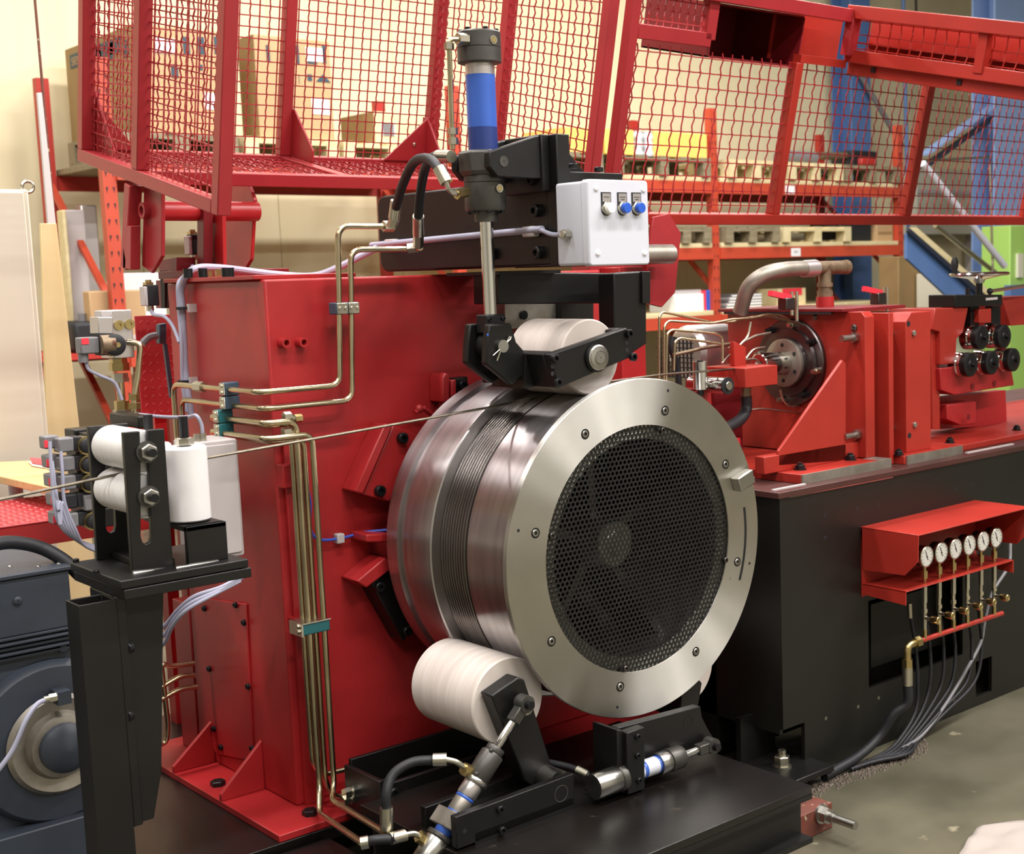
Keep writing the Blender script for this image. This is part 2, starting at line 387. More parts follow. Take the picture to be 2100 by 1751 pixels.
# ================================================================== DRUM
DX, DZ, YF = 2.459, .852, 2.68
dm = thing('capstan_drum', 'large polished steel capstan drum with a perforated black front', 'drum', (DX, 2.95, DZ-.475))
o = V((DX, YF, DZ))
RB = .437
M().lathe(o, EY, [(.016, .30), (.016, .452), (.03, RB+.004), (.205, RB+.003), (.207, RB-.002), (.324, RB-.002), (.324, .470), (.326, .474), (.332, .4755), (.435, .4755), (.437, .455), (.492, .455), (.494, .450), (.500, .450), (.503, .465), (.555, .465), (.555, .25), (.55, .25), (.53, .40), (.05, .40), (.04, .30)], 160, close=True).build('drum_body', 'drumsteel', dm, ang=25)
ring = M().lathe(o, EY, [(.0, .339), (0, .463), (.0015, .4647), (.016, .4647), (.016, .361), (.004, .361), (.004, .339)], 160, close=True).build('front_ring', 'ringsteel', dm, ang=25)
M().lathe(o, EY, [(.013, .302), (.013, .36), (.02, .36), (.02, .302)], 96, close=True).build('inner_ledge', 'ringsteel', dm)
# perforated guard: hexagonal cells with round holes
m = M(); pit = .0148; hr = .0052; RG = .357; vmap = {}
def vid(x, z):
    k = (round(x, 5), round(z, 5))
    if k not in vmap: vmap[k] = len(m.v); m.v.append((DX+x, YF+.0062, DZ+z))
    return vmap[k]
nrow = int(RG/(pit*.866))+2
for j in range(-nrow, nrow+1):
    for i in range(-40, 41):
        cx, cz = (i+(.5 if j % 2 else 0))*pit, j*pit*.866
        if math.hypot(cx, cz) > RG-pit*.35: continue
        outer = []; inner = []
        for k in range(12):
            th = math.pi/6*k; rr = pit/2/math.cos(((th+math.pi/6) % (math.pi/3))-math.pi/6) if True else 0
            rr = pit/2/math.cos((th % (math.pi/3))-(math.pi/3 if (th % (math.pi/3)) > math.pi/6 else 0)) if k % 2 == 0 else pit/math.sqrt(3)
            x, z = cx+rr*math.cos(th), cz+rr*math.sin(th); rad = math.hypot(x, z)
            if rad > RG: x *= RG/rad; z *= RG/rad
            outer.append(vid(x, z)); inner.append(vid(cx+hr*math.cos(th), cz+hr*math.sin(th)))
        for k in range(12):
            k2 = (k+1) % 12; m.f.append((outer[k], outer[k2], inner[k2], inner[k]))
pf = m.build('perforated_guard', 'perf', dm, smooth=False)
sd = pf.modifiers.new('thickness', 'SOLIDIFY'); sd.thickness = .002; sd.offset = 0
pf['kind'] = 'stuff'
# hub and inside of the drum
M().lathe(o+EY*.11, EY, [(0, .0), (0, .03), (.004, .034), (.004, .062), (.03, .075), (.10, .08), (.36, .09)], 48).build('hub', 'steel', dm)
for k in range(5):
    th = 2*math.pi*k/5+.35; d = V((math.cos(th), 0, math.sin(th))); c = d.cross(EY)
    M().obox(o+EY*.20+d*.06-c*.012, d*.34, c*.024, EY*.2).build('spoke', 'darksteel', dm)
M().lathe(o+EY*.47, EY, [(0, .02), (0, .41), (.02, .41)], 48).build('rear_disc', 'black', dm)
# ring furniture
def ringpt(x, y, yy=YF): return A(x, y, Y=yy)
for x, y in ((1200, 890), (1364, 842), (1488, 952), (1512, 1152), (1427, 1336), (1272, 1408), (1131, 1315), (1098, 1093)):
    p = ringpt(x, y)
    M().lathe(p-EY*.0002, -EY, [(0, .0138), (.0006, .0138)], 20).build('counterbore', 'blacksteel', ring)
    bolt(ring, p+EY*.0076, -EY, .0098, 'cap', 'steel')
for x, y in ((1370, 801), (1063, 1088), (1266, 1450), (1537, 1155), (1505, 996)):
    bolt(ring, ringpt(x, y), -EY, .0045, 'hole', 'inkblack', 'screw_hole')
for x, y in ((1130, 1098), (1486, 1148), (1281, 1370), (1357, 882)):
    bolt(dm, ringpt(x, y, YF+.003), -EY, .008, 'cap', 'darksteel')
# curved slot
sl = []
for k in range(13):
    th = math.radians(-32+32*k/12+0); sl.append(th)
c0, c1 = A(1526, 1040, Y=YF)-o, A(1518, 1190, Y=YF)-o
r0 = c0.length; t0, t1 = math.atan2(c0.z, c0.x), math.atan2(c1.z, c1.x)
pts = [o+V((math.cos(t0+(t1-t0)*k/16)*(r0+.0045), -.0006, math.sin(t0+(t1-t0)*k/16)*(r0+.0045))) for k in range(17)]
pts += [o+V((math.cos(t1+(t0-t1)*k/16)*(r0-.0045), -.0006, math.sin(t1+(t0-t1)*k/16)*(r0-.0045))) for k in range(17)]
M().prism(pts, (0, .001, 0)).build('curved_slot', 'pure_black', ring)
# clamping block on the rim
p = A(1508, 960, Y=YF); q = A(1550, 1010, Y=YF)
d = (A(1530, 985, Y=YF)-o).normalized(); c = d.cross(EY)
g = A(1526, 985, Y=YF-.02)
blk = M().obox(g-d*.033-c*.022-EY*.012, d*.066, c*.044, EY*.032).build('clamp_block', 'steel', dm, bevel=.004)
for s in (-.011, .011): bolt(blk, g+d*.034+c*s, d, .006, 'cap', 'darksteel')
# wire wound on the drum
wr = thing('steel_wire', 'thin steel wire running over the guide rollers and wound on the drum', 'wire', (1.6, 2.93, 1.2))
NW = 10; WR = .0053
for k in range(NW):
    yy = YF+.216+k*.0114
    M().lathe((DX, yy, DZ), EY, [(WR*math.cos(t*math.pi/6), RB-.002+WR*.8+WR*math.sin(t*math.pi/6)) for t in range(12)], 128, close=True).build('wire_turn', 'coilwire', wr)
YWI = 2.93
w0 = [A(-60, 1037, Y=YWI), A(245, 972, Y=YWI), A(430, 938, Y=YWI), A(1000, 836, Y=YWI), A(1110, 812, Y=YWI)]
M().tube(w0, .0034, 8).build('incoming_wire', 'wiresteel', wr)
M().tube([A(1190, 790, Y=2.93), A(1360, 768, Y=2.96), A(1500, 757, Y=3.02), A(1575, 752, Y=3.1)], .0034, 8).build('outgoing_wire', 'wiresteel', wr)
# ================================================================== OVERHEAD ARM, PRESS ROLLER, CYLINDER
def pxprism(pts, depth, X=None, Y=None, Z=None):
    v = V((depth, 0, 0)) if X is not None else V((0, depth, 0)) if Y is not None else V((0, 0, depth))
    return M().prism([A(x, y, X=X, Y=Y, Z=Z) for x, y in pts], v)
def rounded(x0, x1, z0, z1, r, n=5, corners=(1, 1, 1, 1)):
    out = []
    for (cx, cz, a0, on) in ((x1-r, z1-r, 0, corners[0]), (x0+r, z1-r, 90, corners[1]), (x0+r, z0+r, 180, corners[2]), (x1-r, z0+r, 270, corners[3])):
        if not on: out.append((cx+(r if a0 in (0, 270) else -r), cz+(r if a0 in (0, 90) else -r))); continue
        for k in range(n+1):
            t = math.radians(a0+90*k/n); out.append((cx+r*math.cos(t), cz+r*math.sin(t)))
    return out
oa = thing('overhead_arm', 'heavy black steel arm on top of the red column', 'arm', (2.5, 3.3, ZC+.012))
X5 = A(1120, 400, Y=2.80).x
yr = A(776, 480, X=X5).y; z1 = A(800, 400, X=X5).z; z0 = ZC+.0135
M().prism([(X5, y, z) for y, z in rounded(2.79, yr, z0, z1, .035, 5, (1, 0, 0, 1))], (.20, 0, 0)).build('tube_arm', 'black', oa, bevel=.006)
# mounting plate standing across the arm, left of the control box
zt, zb = A(1120, 278, Y=2.80).z, A(1120, 547, Y=2.80).z
M().box(X5-.004, X5+.04, 2.745, 2.79, zb, zt).build('end_plate', 'black', oa, bevel=.003)
M().box(X5-.03, X5-.004, 2.775, 2.96, A(1090, 395, X=X5-.03).z, zt).build('mounting_plate', 'black', oa, bevel=.003)
M().box(X5+.04, X5+.235, 2.76, 3.0, A(1200, 372, Y=2.76).z-.01, A(1200, 356, Y=2.76).z+.004).build('top_flange', 'black', oa, bevel=.002)
M().box(X5+.04, X5+.235, 2.76, 3.0, zb, zb+.02).build('bottom_flange', 'black', oa, bevel=.002)
M().prism([(X5+.04, 2.80, zt), (X5+.04, 2.80, A(1150, 356, Y=2.8).z), (X5+.14, 2.80, A(1150, 356, Y=2.8).z)], (0, .02, 0)).build('gusset', 'black', oa, bevel=.002)
for x, y in ((1103, 432), (1107, 518), (1012, 520)):
    bolt(oa, A(x, y, X=X5), -EX, .017, 'cap', 'blacksteel')
for y in (295, 370): bolt(oa, A(1092, y, X=X5-.03), -EX, .013, 'cap')
bolt(oa, A(1176, 345, Z=A(1200, 356, Y=2.76).z+.004), EZ, .012, 'cap'); bolt(oa, A(1228, 352, Z=A(1200, 356, Y=2.76).z+.004), EZ, .012, 'cap')
# pivot frame that carries the roller arm at its right end
pv = thing('pivot_frame', 'black welded frame with a drop leg holding the press roller arm', 'frame', (2.5, 2.9, ZC-.2))
X6, X7 = A(1030, 600, Y=3.10).x, A(1300, 600, Y=2.92).x
pxprism(((1022, 557), (1262, 560), (1262, 622), (1022, 624)), .12, Y=3.08).build('cross_tube', 'black', pv, bevel=.004)
pxprism(((1258, 560), (1326, 556), (1326, 705), (1300, 722), (1262, 722)), .07, Y=2.93).build('drop_leg', 'black', pv, bevel=.004)
pxprism(((1318, 556), (1334, 556), (1334, 622), (1318, 622)), .12, Y=2.92).build('end_cap', 'black', pv, bevel=.002)
pxprism(((1022, 556), (1150, 553), (1150, 560), (1022, 563)), .25, Y=3.05).build('top_strip', 'black', pv)
pxprism(((1152, 618), (1217, 618), (1217, 700), (1152, 700)), .05, Y=3.25).build('back_plate', 'black', pv)
# roller arm: box frame round the roller
ra = thing('roller_carrier', 'black rectangular arm frame bolted around the white press roller', 'arm', A(1150, 760, Y=2.85))
fb = [A(x, y, Y=2.70) for x, y in ((1128, 727), (1286, 672), (1300, 730), (1146, 796))]
M().prism(fb, (0, .03, 0)).build('front_bar', 'black', ra, bevel=.003)
M().prism([p+V((0, .30, 0)) for p in fb], (0, .03, 0)).build('rear_bar', 'black', ra, bevel=.003)
d = (fb[0]-fb[1]).normalized()
M().prism([fb[0]+EY*.03, fb[0]+EY*.30, fb[3]+EY*.30, fb[3]+EY*.03], (fb[1]-fb[0])*.12).build('end_plate', 'black', ra, bevel=.003)
M().prism([fb[1]+EY*.03, fb[1]+EY*.30, fb[2]+EY*.30, fb[2]+EY*.03], (fb[0]-fb[1])*.1).build('end_plate', 'black', ra, bevel=.003)
for x, y in ((1136, 735), (1142, 784), (1288, 684), (1296, 732)): bolt(ra, A(x, y, Y=2.70), -EY, .0115, 'cap')
for x, y in ((1133, 751), (1133, 766), (1285, 703), (1286, 718)): bolt(ra, A(x, y, Y=2.70), -EY, .006, 'hole', 'inkblack', 'screw_hole')
pc = A(1222, 733, Y=2.70)
M().lathe(pc, -EY, [(0, .034), (.012, .034), (.014, .030), (.016, .030), (.018, .018), (.016, .017), (.019, .016), (.019, .002), (.016, .001)], 40).build('pin_boss', 'steel', ra)
M().lathe(pc, -EY, [(0, .038), (.006, .0385)], 40).build('pin_collar', 'blacksteel', ra)
# clevis at the left end
CYL = V((2.105, 2.865, 0))
clv = M()
for s in (-1, 1):
    yy = 2.865+s*.042-(.012 if s > 0 else .012)
    z0 = A(985, 795, Y=2.82).z; z1 = A(985, 690, Y=2.82).z; xx = CYL.x
    pts = [(xx-.05, z0+.06), (xx-.045, z1-.02), (xx-.035, z1+.03), (xx+.035, z1+.03), (xx+.05, z1-.02), (xx+.075, z1-.045), (xx+.085, z0+.03), (xx+.03, z0), ]
    c = M().prism([(x, yy, z) for x, z in pts], (0, .024, 0)).build('clevis_cheek', 'black', ra, bevel=.004)
pj_ = V((CYL.x, 2.865, A(990, 712, Y=2.82).z))
M().cyl(pj_-EY*.064, pj_+EY*.064, .0165, 24).build('clevis_pin', 'steel', ra)
k = pj_-EY*.06
M().tube([k+V((.012, -.003, .012)), k+V((.022, -.003, .024)), k+V((.027, -.003, .024)), k+V((.024, -.003, .017)), k+V((.012, -.003, .009))], .0018, 6).tube([k+V((-.012, -.003, -.008)), k+V((-.034, -.003, -.022))], .0018, 6).tube([k+V((-.010, -.003, -.012)), k+V((-.022, -.003, -.036))], .0018, 6).build('split_pin', 'zinc', ra)
M().prism([(CYL.x+.07, 2.80, A(1030, 740, Y=2.82).z+.01), (fb[0].x, 2.80, fb[0].z-.002), (fb[3].x, 2.80, fb[3].z), (CYL.x+.06, 2.80, A(1030, 800, Y=2.82).z)], (0, .14, 0)).build('neck', 'black', ra, bevel=.003)
# the roller itself
pr = thing('press_roller', 'white plastic press roller on top of the drum', 'roller', (2.36, 2.86, 1.28))
RX, RZ = 2.362, 1.379
M().lathe((RX, 2.76, RZ), EY, [(0, .0), (0, .098), (.004, .102), (.105, .102), (.107, .1005), (.109, .102), (.226, .102), (.23, .098), (.23, .0)], 64).build('roller_body', 'worn_plastic', pr)
M().cyl((RX, 2.72, RZ), (RX, 3.03, RZ), .022).build('axle', 'steel', pr)
# vertical hydraulic cylinder
hc = thing('hydraulic_cylinder', 'tall vertical hydraulic cylinder with a blue barrel above the press roller', 'cylinder', (CYL.x, CYL.y, 1.3))
def zc(y): return A(993, y, Y=CYL.y).z
def xcyl(y): return CYL.x
c0 = V((CYL.x, CYL.y, 0))
mid = A(993, 350, Y=CYL.y).x
CYL.x = mid; c0 = V((mid, CYL.y, 0))
M().lathe(c0, EZ, [(zc(133), .046), (zc(130), .056), (zc(102), .056), (zc(101), .0545), (zc(100), .056), (zc(70), .056), (zc(67), .053), (zc(67), 0)][::-1], 40).build('top_cap', 'cylgrey', hc)
for k in range(6):
    th = k*math.pi/3+.3; bolt(hc, c0+V((.045*math.cos(th), .045*math.sin(th), zc(67))), EZ, .0065, 'cap')
M().lathe(c0, EZ, [(zc(155), .0375), (zc(128), .0375)], 40).build('bare_band', 'alu', hc)
M().lathe(c0, EZ, [(zc(262), .0378), (zc(155), .0378)], 40).build('barrel', 'blue', hc)
M().lathe(c0, EZ, [(zc(350), .0382), (zc(262), .0382)], 40).build('barrel_label', 'darkblue', hc)
bx = M().lathe(c0, EZ, [(zc(362), .058), (zc(352), .066), (zc(316), .066), (zc(310), .060)], 8).build('trunnion_block', 'cylgrey', hc, ang=30, bevel=.003)
for y in (318, 342): bolt(bx, c0+V((.0, -.064, zc(y))), (.0, -1, 0), .008, 'cap', 'zinc')
M().lathe(c0, EZ, [(zc(433), .05), (zc(428), .0535), (zc(376), .0535), (zc(375), .052), (zc(374), .0535), (zc(360), .0535), (zc(356), .046)], 40).build('bottom_cap', 'cylgrey', hc)
for k in range(6):
    th = k*math.pi/3+.1; bolt(hc, c0+V((.044*math.cos(th), .044*math.sin(th), zc(433))), -EZ, .0065, 'cap')
M().lathe(c0, EZ, [(zc(455), .030), (zc(430), .0315)], 32).build('gland', 'cylgrey', hc)
M().lathe(c0, EZ, [(zc(648), .0172), (zc(454), .0172)], 32).build('piston_rod', 'polished', hc)
zr0, zr1 = zc(700), zc(645)
ft = M().box(c0.x-.030, c0.x+.030, c0.y-.024, c0.y+.024, zr0+.02, zr1).build('rod_fork', 'blacksteel', hc, bevel=.004)
M().cyl((c0.x, c0.y-.02, pj_.z), (c0.x, c0.y+.02, pj_.z), .036, 28).build('rod_eye', 'blacksteel', hc)
for s in (-.022, .022): bolt(hc, (c0.x+s, c0.y-.024, zr1-.012), -EY, .006, 'cap')
bolt(hc, (c0.x-.045, c0.y-.05, zr0+.018), -EY, .006, 'dome', 'btnblue', 'grease_cap')
for y in (97, 397): 
    p = V((c0.x+.004, c0.y-.0545, zc(y-8))); M().lathe(p, -EY, [(0, .0105), (.004, .0105), (.004, .008), (.002, .007)], 18).build('port_plug', 'zinc', hc); 
    M().lathe(p-EY*.002, -EY, [(0, .0075), (.0025, .007), (.0025, .003)], 12).build('port_screw', 'brass', hc)
# bracket arms that hold the trunnion
zq = [A(1000, y, Y=2.80).z for y in (308, 360)]
for yy in (2.782, 2.925):
    br = pxprism(((995, 312), (1088, 280), (1116, 276), (1116, 368), (1085, 368), (1012, 363), (995, 342)), .024, Y=2.80)
    mm = br.build('trunnion_bracket', 'black', oa, bevel=.003); mm.location.y += yy-2.80
    if yy < 2.8:
        q = A(1033, 331, Y=2.782); M().lathe(q, -EY, [(0, .0135), (.0015, .0135), (.0015, .002), (.0, .001)], 24).build('trunnion_pin', 'cylgrey', oa)
# pipe up the side of the cylinder
ep = thing('cylinder_pipe', 'bent brass coloured pipe with nuts beside the blue cylinder', 'pipe', A(928, 310, Y=2.85))
px0 = A(926, 200, Y=2.86).x
M().tube(smooth_path([(c0.x-.05, c0.y-.02, zc(88)), (px0, 2.86, zc(88)), (px0-.004, 2.86, zc(310))], .014), .0065, 10).build('pipe_run', 'pipe', ep)
M().hexa((c0.x-.052, c0.y-.02, zc(88)), (c0.x-.075, 2.852, zc(88)), .016).build('nut', 'zinc', ep)
for y0, y1 in ((97, 110), (267, 280), (286, 300)): M().hexa((px0-.001, 2.86, zc(y1)), (px0-.001, 2.86, zc(y0)), .013).build('nut', 'zinc', ep)
# two rubber hoses
def hose(name, label, pts, r, ferr=(), mat_='rubber', fr=.016, fm='zinc', group=None):
    t = thing(name, label, 'hose', pts[0], group)
    M().tube(spline(pts, 7), r, 12).build('hose_body', mat_, t)
    for p, q in ferr:
        p, q = V(p), V(q); M().cyl(p, q, fr, 14).build('ferrule', fm, t)
    return t
Yh = 2.95
h1 = [A(812, 425, Y=3.18), A(826, 378, Y=3.10), A(850, 332, Y=3.0), A(880, 326, Y=2.9), A(905, 352, Y=2.82)]
t = hose('hydraulic_hose', 'black rubber hose arching left of the cylinder to its bottom cap', h1, .0125, ((A(808, 448, Y=3.2), A(813, 412, Y=3.18)), (A(900, 344, Y=2.82), A(916, 375, Y=2.80))), group='hoses of the tall cylinder')
M().tube(spline([A(914, 372, Y=2.80), A(922, 390, Y=2.80), A(940, 398, Y=2.81), A(955, 394, Y=2.83)], 5), .0065, 10).build('bent_end', 'zinc', t)
M().hexa(A(936, 399, Y=2.81), A(958, 393, Y=2.83), .0145).build('nut', 'brass', t)
M().hexa(A(803, 465, Y=3.22), A(810, 445, Y=3.21), .015).build('nut', 'zinc', t)
h2 = [A(858, 445, Y=3.16), A(862, 395, Y=3.12), A(872, 345, Y=3.05), A(886, 323, Y=2.98), A(908, 320, Y=2.92)]
t = hose('hydraulic_hose', 'black rubber hose bending up to the pipe of the blue cylinder', h2, .0125, ((A(858, 480, Y=3.2), A(858, 443, Y=3.16)), (A(898, 320, Y=2.93), A(926, 321, Y=2.88))), group='hoses of the tall cylinder')
M().hexa(A(858, 505, Y=3.22), A(858, 482, Y=3.2), .015).build('nut', 'zinc', t)
# conduit and control box
cb = thing('control_box', 'white control box with one white and two blue push buttons', 'control box', A(1240, 540, Y=2.66))
b0, b1 = A(1206, 371, Y=2.60), A(1333, 537, Y=2.60)
X8, X9, Z8, Z9 = b0.x, b1.x, b1.z-.004, b0.z+.002
M().prism([(x, 2.628, z) for x, z in rounded(X8, X9-.002, Z8, Z9, .008)], (0, .10, 0)).build('box_body', 'boxwhite', cb, bevel=.002)
lid = M().prism([(x, 2.60, z) for x, z in rounded(X8-.003, X9, Z8-.003, Z9+.003, .010)], (0, .027, 0)).build('lid', 'boxwhite', cb, bevel=.004)
for x, y in ((1222, 386), (1319, 389), (1226, 519), (1322, 519)): bolt(lid, A(x, y, Y=2.60), -EY, .0075, 'dome', 'paper', 'lid_screw')
for (x, y), mm in (((1243, 427), 'btnwhite'), ((1276, 427), 'btnblue'), ((1305, 427), 'btnblue')):
    p = A(x, y, Y=2.60)
    pl = M().prism([(xx, 2.5985, zz) for xx, zz in rounded(p.x-.0165, p.x+.0165, p.z-.018, p.z+.040, .014, 5, (0, 0, 1, 1))], (0, .002, 0)).build('legend_plate', 'inkblack', cb)
    tgp = M().box(p.x-.0135, p.x+.0135, 2.597, 2.5986, p.z+.016, p.z+.037).build('legend_tag', 'alu', pl)
    M().box(p.x-.009, p.x+.009, 2.5964, 2.5972, p.z+.027, p.z+.0285).build('lettering', 'inkblack', pl)
    if mm == 'btnblue': M().box(p.x-.006, p.x+.006, 2.5964, 2.5972, p.z+.021, p.z+.0225).build('lettering', 'inkblack', pl)
    bt = M().lathe(p, -EY, [(0, .0165), (.008, .0165), (.010, .0145)], 26).build('button_ring', 'zinc', cb)
    M().lathe(p-EY*.008, -EY, [(0, .0135), (.012, .0135), (.014, .0125), (.0142, 0)], 26).build('push_button', mm, bt)
gl = A(1165, 480, X=X8); gl.y = 2.68
M().hexa(gl, gl-EX*.02, .012).cyl(gl-EX*.02, gl-EX*.028, .009, 12).build('cable_gland', 'zinc', cb)
XK = X5-.016
cdt = thing('conduit', 'pale grey plastic conduit along the black overhead arm', 'conduit', A(780, 505, X=XK))
M().tube([A(762, 503, X=XK), A(1112, 470, X=XK)], .0095, 12).build('conduit_tube', 'cable', cdt)
for x, y in ((800, 500), (1085, 475)):
    p = A(x, y, X=XK); M().box(XK-.006, X5, p.y-.025, p.y+.025, p.z-.014, p.z+.014).build('conduit_clip', 'boxgrey', cdt, bevel=.004)
M().tube(spline([A(1108, 471, X=XK), A(1130, 480, X=XK-.01), A(1148, 481, X=XK-.01), gl-EX*.026], 6), .006, 10).build('cable_end', 'cable', cdt)

# ================================================================== LOWER ROLLER UNITS
def lower_cyl(pts, t, Y, mats=True):
    return t
lr = thing('support_roller', 'white worn plastic roller pressed to the lower left of the drum', 'roller', A(1000, 1525, Y=2.85))
LX, LZ = 2.027, .513
YR0, YR1 = 2.74, 3.02
M().lathe((LX, YR0, LZ), EY, [(0, .055), (0, .111), (.004, .114), (YR1-YR0-.004, .114), (YR1-YR0, .110), (YR1-YR0, .05)], 64).build('roller_body', 'worn_plastic', lr)
M().lathe((LX, YR0, LZ), EY, [(.001, .0), (.001, .058), (.02, .058)], 40).build('bearing_cap', 'pure_black', lr)
sw = thing('roller_lever', 'black tapered swing lever carrying the left support roller', 'lever', A(1130, 1600, Y=2.7))
pxprism(((1008, 1427), (1063, 1388), (1076, 1394), (1136, 1582), (1092, 1612), (1076, 1600)), .05, Y=2.685).build('arm_plate', 'black', sw, bevel=.004)
p = A(1128, 1597, Y=2.665); M().lathe((p.x, 2.625, p.z), EY, [(0, .032), (.11, .032)], 28).build('pivot_boss', 'steel', sw)
M().cyl((LX, 2.66, LZ), (LX, 3.0, LZ), .02).build('axle', 'steel', sw)
bk = thing('swing_arm_bracket', 'black bolted double plate bracket on the table front', 'bracket', A(1050, 1700, Y=2.62))
pxprism(((934, 1676), (1177, 1586), (1178, 1650), (938, 1742)), .022, Y=2.59).build('front_plate', 'black', bk, bevel=.002)
pxprism(((872, 1656), (1140, 1560), (1140, 1640), (876, 1740)), .022, Y=2.76).build('rear_plate', 'black', bk, bevel=.002)
M().box(1.80, 2.22, 2.59, 2.78, TZ, TZ+.03).build('foot', 'black', bk)
q = A(1151, 1627, Y=2.59); M().lathe(q, -EY, [(-.001, .0215), (.0008, .0215), (.0008, .0203), (-.001, .0203)], 32, close=True).build('pivot_pin', 'steel', bk)
for x, y in ((1024, 1659), (1028, 1702)): bolt(bk, A(x, y, Y=2.59), -EY, .010, 'cap', 'blacksteel')
bolt(bk, A(953, 1704, Y=2.59), -EY, .006, 'hole', 'inkblack', 'screw_hole')
def ram(name, label, p, q, yoff, parts, eye_r=.022):
    """small hydraulic cylinder along p -> q; parts: (t0, t1, r, material, part name)"""
    t = thing(name, label, 'cylinder', p, None); p, q = V(p), V(q); d = q-p; L = d.length; u = d/L
    for t0, t1, r, mt, nm in parts: M().lathe(p+u*(t0*L), u, [(0, r*.94), (.003, r), ((t1-t0)*L-.003, r), ((t1-t0)*L, r*.94)], 30).build(nm, mt, t)
    M().lathe(q-EY*.016, EY, [(0, eye_r*.5), (0, eye_r), (.032, eye_r), (.032, eye_r*.5)], 26).build('rod_eye', 'cylgrey', t)
    M().lathe(q-EY*.03, EY, [(0, .0), (0, .011), (.05, .011)], 18).build('eye_pin', 'blacksteel', t)
    M().obox(q-u*.055-EY*.014-u.cross(EY)*.014, u*.045, EY*.028, u.cross(EY)*.028).build('eye_shank', 'cylgrey', t, bevel=.003)
    return t
rp, rq = A(880, 1752, Y=2.665), A(1075, 1442, Y=2.655)
t = ram('small_ram', 'slanted steel and blue hydraulic ram pushing the left swing arm', rp, rq, 0, ((-.12, .10, .034, 'steel', 'rear_head'), (.10, .13, .036, 'cylgrey', 'rear_flange'), (.13, .34, .023, 'blue', 'barrel'), (.27, .36, .0235, 'wornsteel', 'barrel_label'), (.355, .375, .0245, 'blue', 'band'), (.375, .48, .0255, 'alu', 'front_sleeve'), (.46, .49, .033, 'steel', 'front_flange'), (.49, .66, .030, 'cylgrey', 'front_head'), (.66, .70, .024, 'cylgrey', 'gland'), (.70, .94, .0105, 'polished', 'piston_rod')))
u = (rq-rp).normalized(); c = rp+(rq-rp)*.215
M().obox(c-EY*.045-u*.022-u.cross(EY)*.024, EY*.09, u*.044, u.cross(EY)*.048).build('trunnion_block', 'wornsteel', t, bevel=.003)
for k in (.5, .655):
    bolt(t, rp+(rq-rp)*k+u.cross(EY)*.024-EY*.018, u, .006, 'cap', 'cylgrey')
# hoses of the left ram
hh = [A(793, 1668, Y=2.72), A(792, 1628, Y=2.72), A(806, 1588, Y=2.73), A(845, 1563, Y=2.72), A(893, 1558, Y=2.70)]
t = hose('ram_hose', 'black hose curving from the floor pipe to the front of the slanted ram', hh, .012, ((A(793, 1700, Y=2.72), A(793, 1655, Y=2.72)), (A(888, 1558, Y=2.70), A(916, 1557, Y=2.68))))
M().tube(spline([A(914, 1557, Y=2.68), A(935, 1562, Y=2.67), A(955, 1575, Y=2.665), A(970, 1583, Y=2.665)], 5), .007, 10).build('bent_end', 'zinc', t)
M().hexa(A(950, 1576, Y=2.665), A(972, 1585, Y=2.665), .016).build('nut', 'brass', t); M().hexa(A(793, 1706, Y=2.72), A(793, 1692, Y=2.72), .015).build('nut', 'brass', t)
hh = [A(745, 1728, Y=2.72), A(770, 1722, Y=2.70), A(800, 1720, Y=2.69), A(812, 1717, Y=2.68)]
t = hose('ram_hose', 'short black hose at the lower end of the slanted ram', hh, .012, ((A(740, 1729, Y=2.72), A(756, 1726, Y=2.71)), (A(800, 1720, Y=2.69), A(830, 1712, Y=2.68))))
M().tube(spline([A(828, 1712, Y=2.68), A(850, 1709, Y=2.68), A(868, 1720, Y=2.675)], 5), .007, 10).build('bent_end', 'zinc', t)
M().hexa(A(858, 1714, Y=2.68), A(878, 1727, Y=2.675), .016).build('nut', 'brass', t)
# right unit
r2 = thing('support_roller', 'white roller edge showing at the lower right behind the drum', 'roller', A(1450, 1440, Y=2.8))
R2 = V((2.459+.330, 0, .852-.444))
M().lathe((R2.x, 2.86, R2.z), EY, [(0, .05), (0, .111), (.004, .114), (.186, .114), (.19, .11), (.19, .05)], 56).build('roller_body', 'worn_plastic', r2)
b2 = thing('swing_arm_bracket', 'black plate bracket standing behind the right small ram', 'bracket', A(1330, 1600, Y=2.62))
pxprism(((1268, 1492), (1437, 1448), (1440, 1470), (1452, 1494), (1462, 1510), (1464, 1525), (1440, 1535), (1300, 1600), (1268, 1600)), .03, Y=2.60).build('side_plate', 'black', b2, bevel=.003)
pxprism(((1286, 1503), (1322, 1490), (1323, 1618), (1288, 1630)), .03, Y=2.545).build('front_lug', 'black', b2, bevel=.003)
pxprism(((1266, 1496), (1286, 1500), (1288, 1630), (1268, 1622)), .10, Y=2.56).build('rear_lug', 'black', b2, bevel=.003)
for x, y in ((1306, 1510), (1306, 1549), (1309, 1600)): bolt(b2, A(x, y, Y=2.545), -EY, .008, 'cap', 'blacksteel')
M().cyl((R2.x, 2.84, R2.z), (R2.x, 3.06, R2.z), .02).build('axle', 'black', b2)
pxprism(((1395, 1455), (1432, 1450), (1440, 1400), (1420, 1380), (1400, 1400)), .04, Y=2.70).build('arm_plate', 'black', b2, bevel=.003)
q = A(1411, 1481, Y=2.60); M().lathe(q, -EY, [(-.001, .0185), (.0006, .0185), (.0006, .0176), (-.001, .0176)], 32, close=True).build('pivot_pin', 'blacksteel', b2)
rp, rq = A(1222, 1612, Y=2.57), A(1458, 1528, Y=2.57)
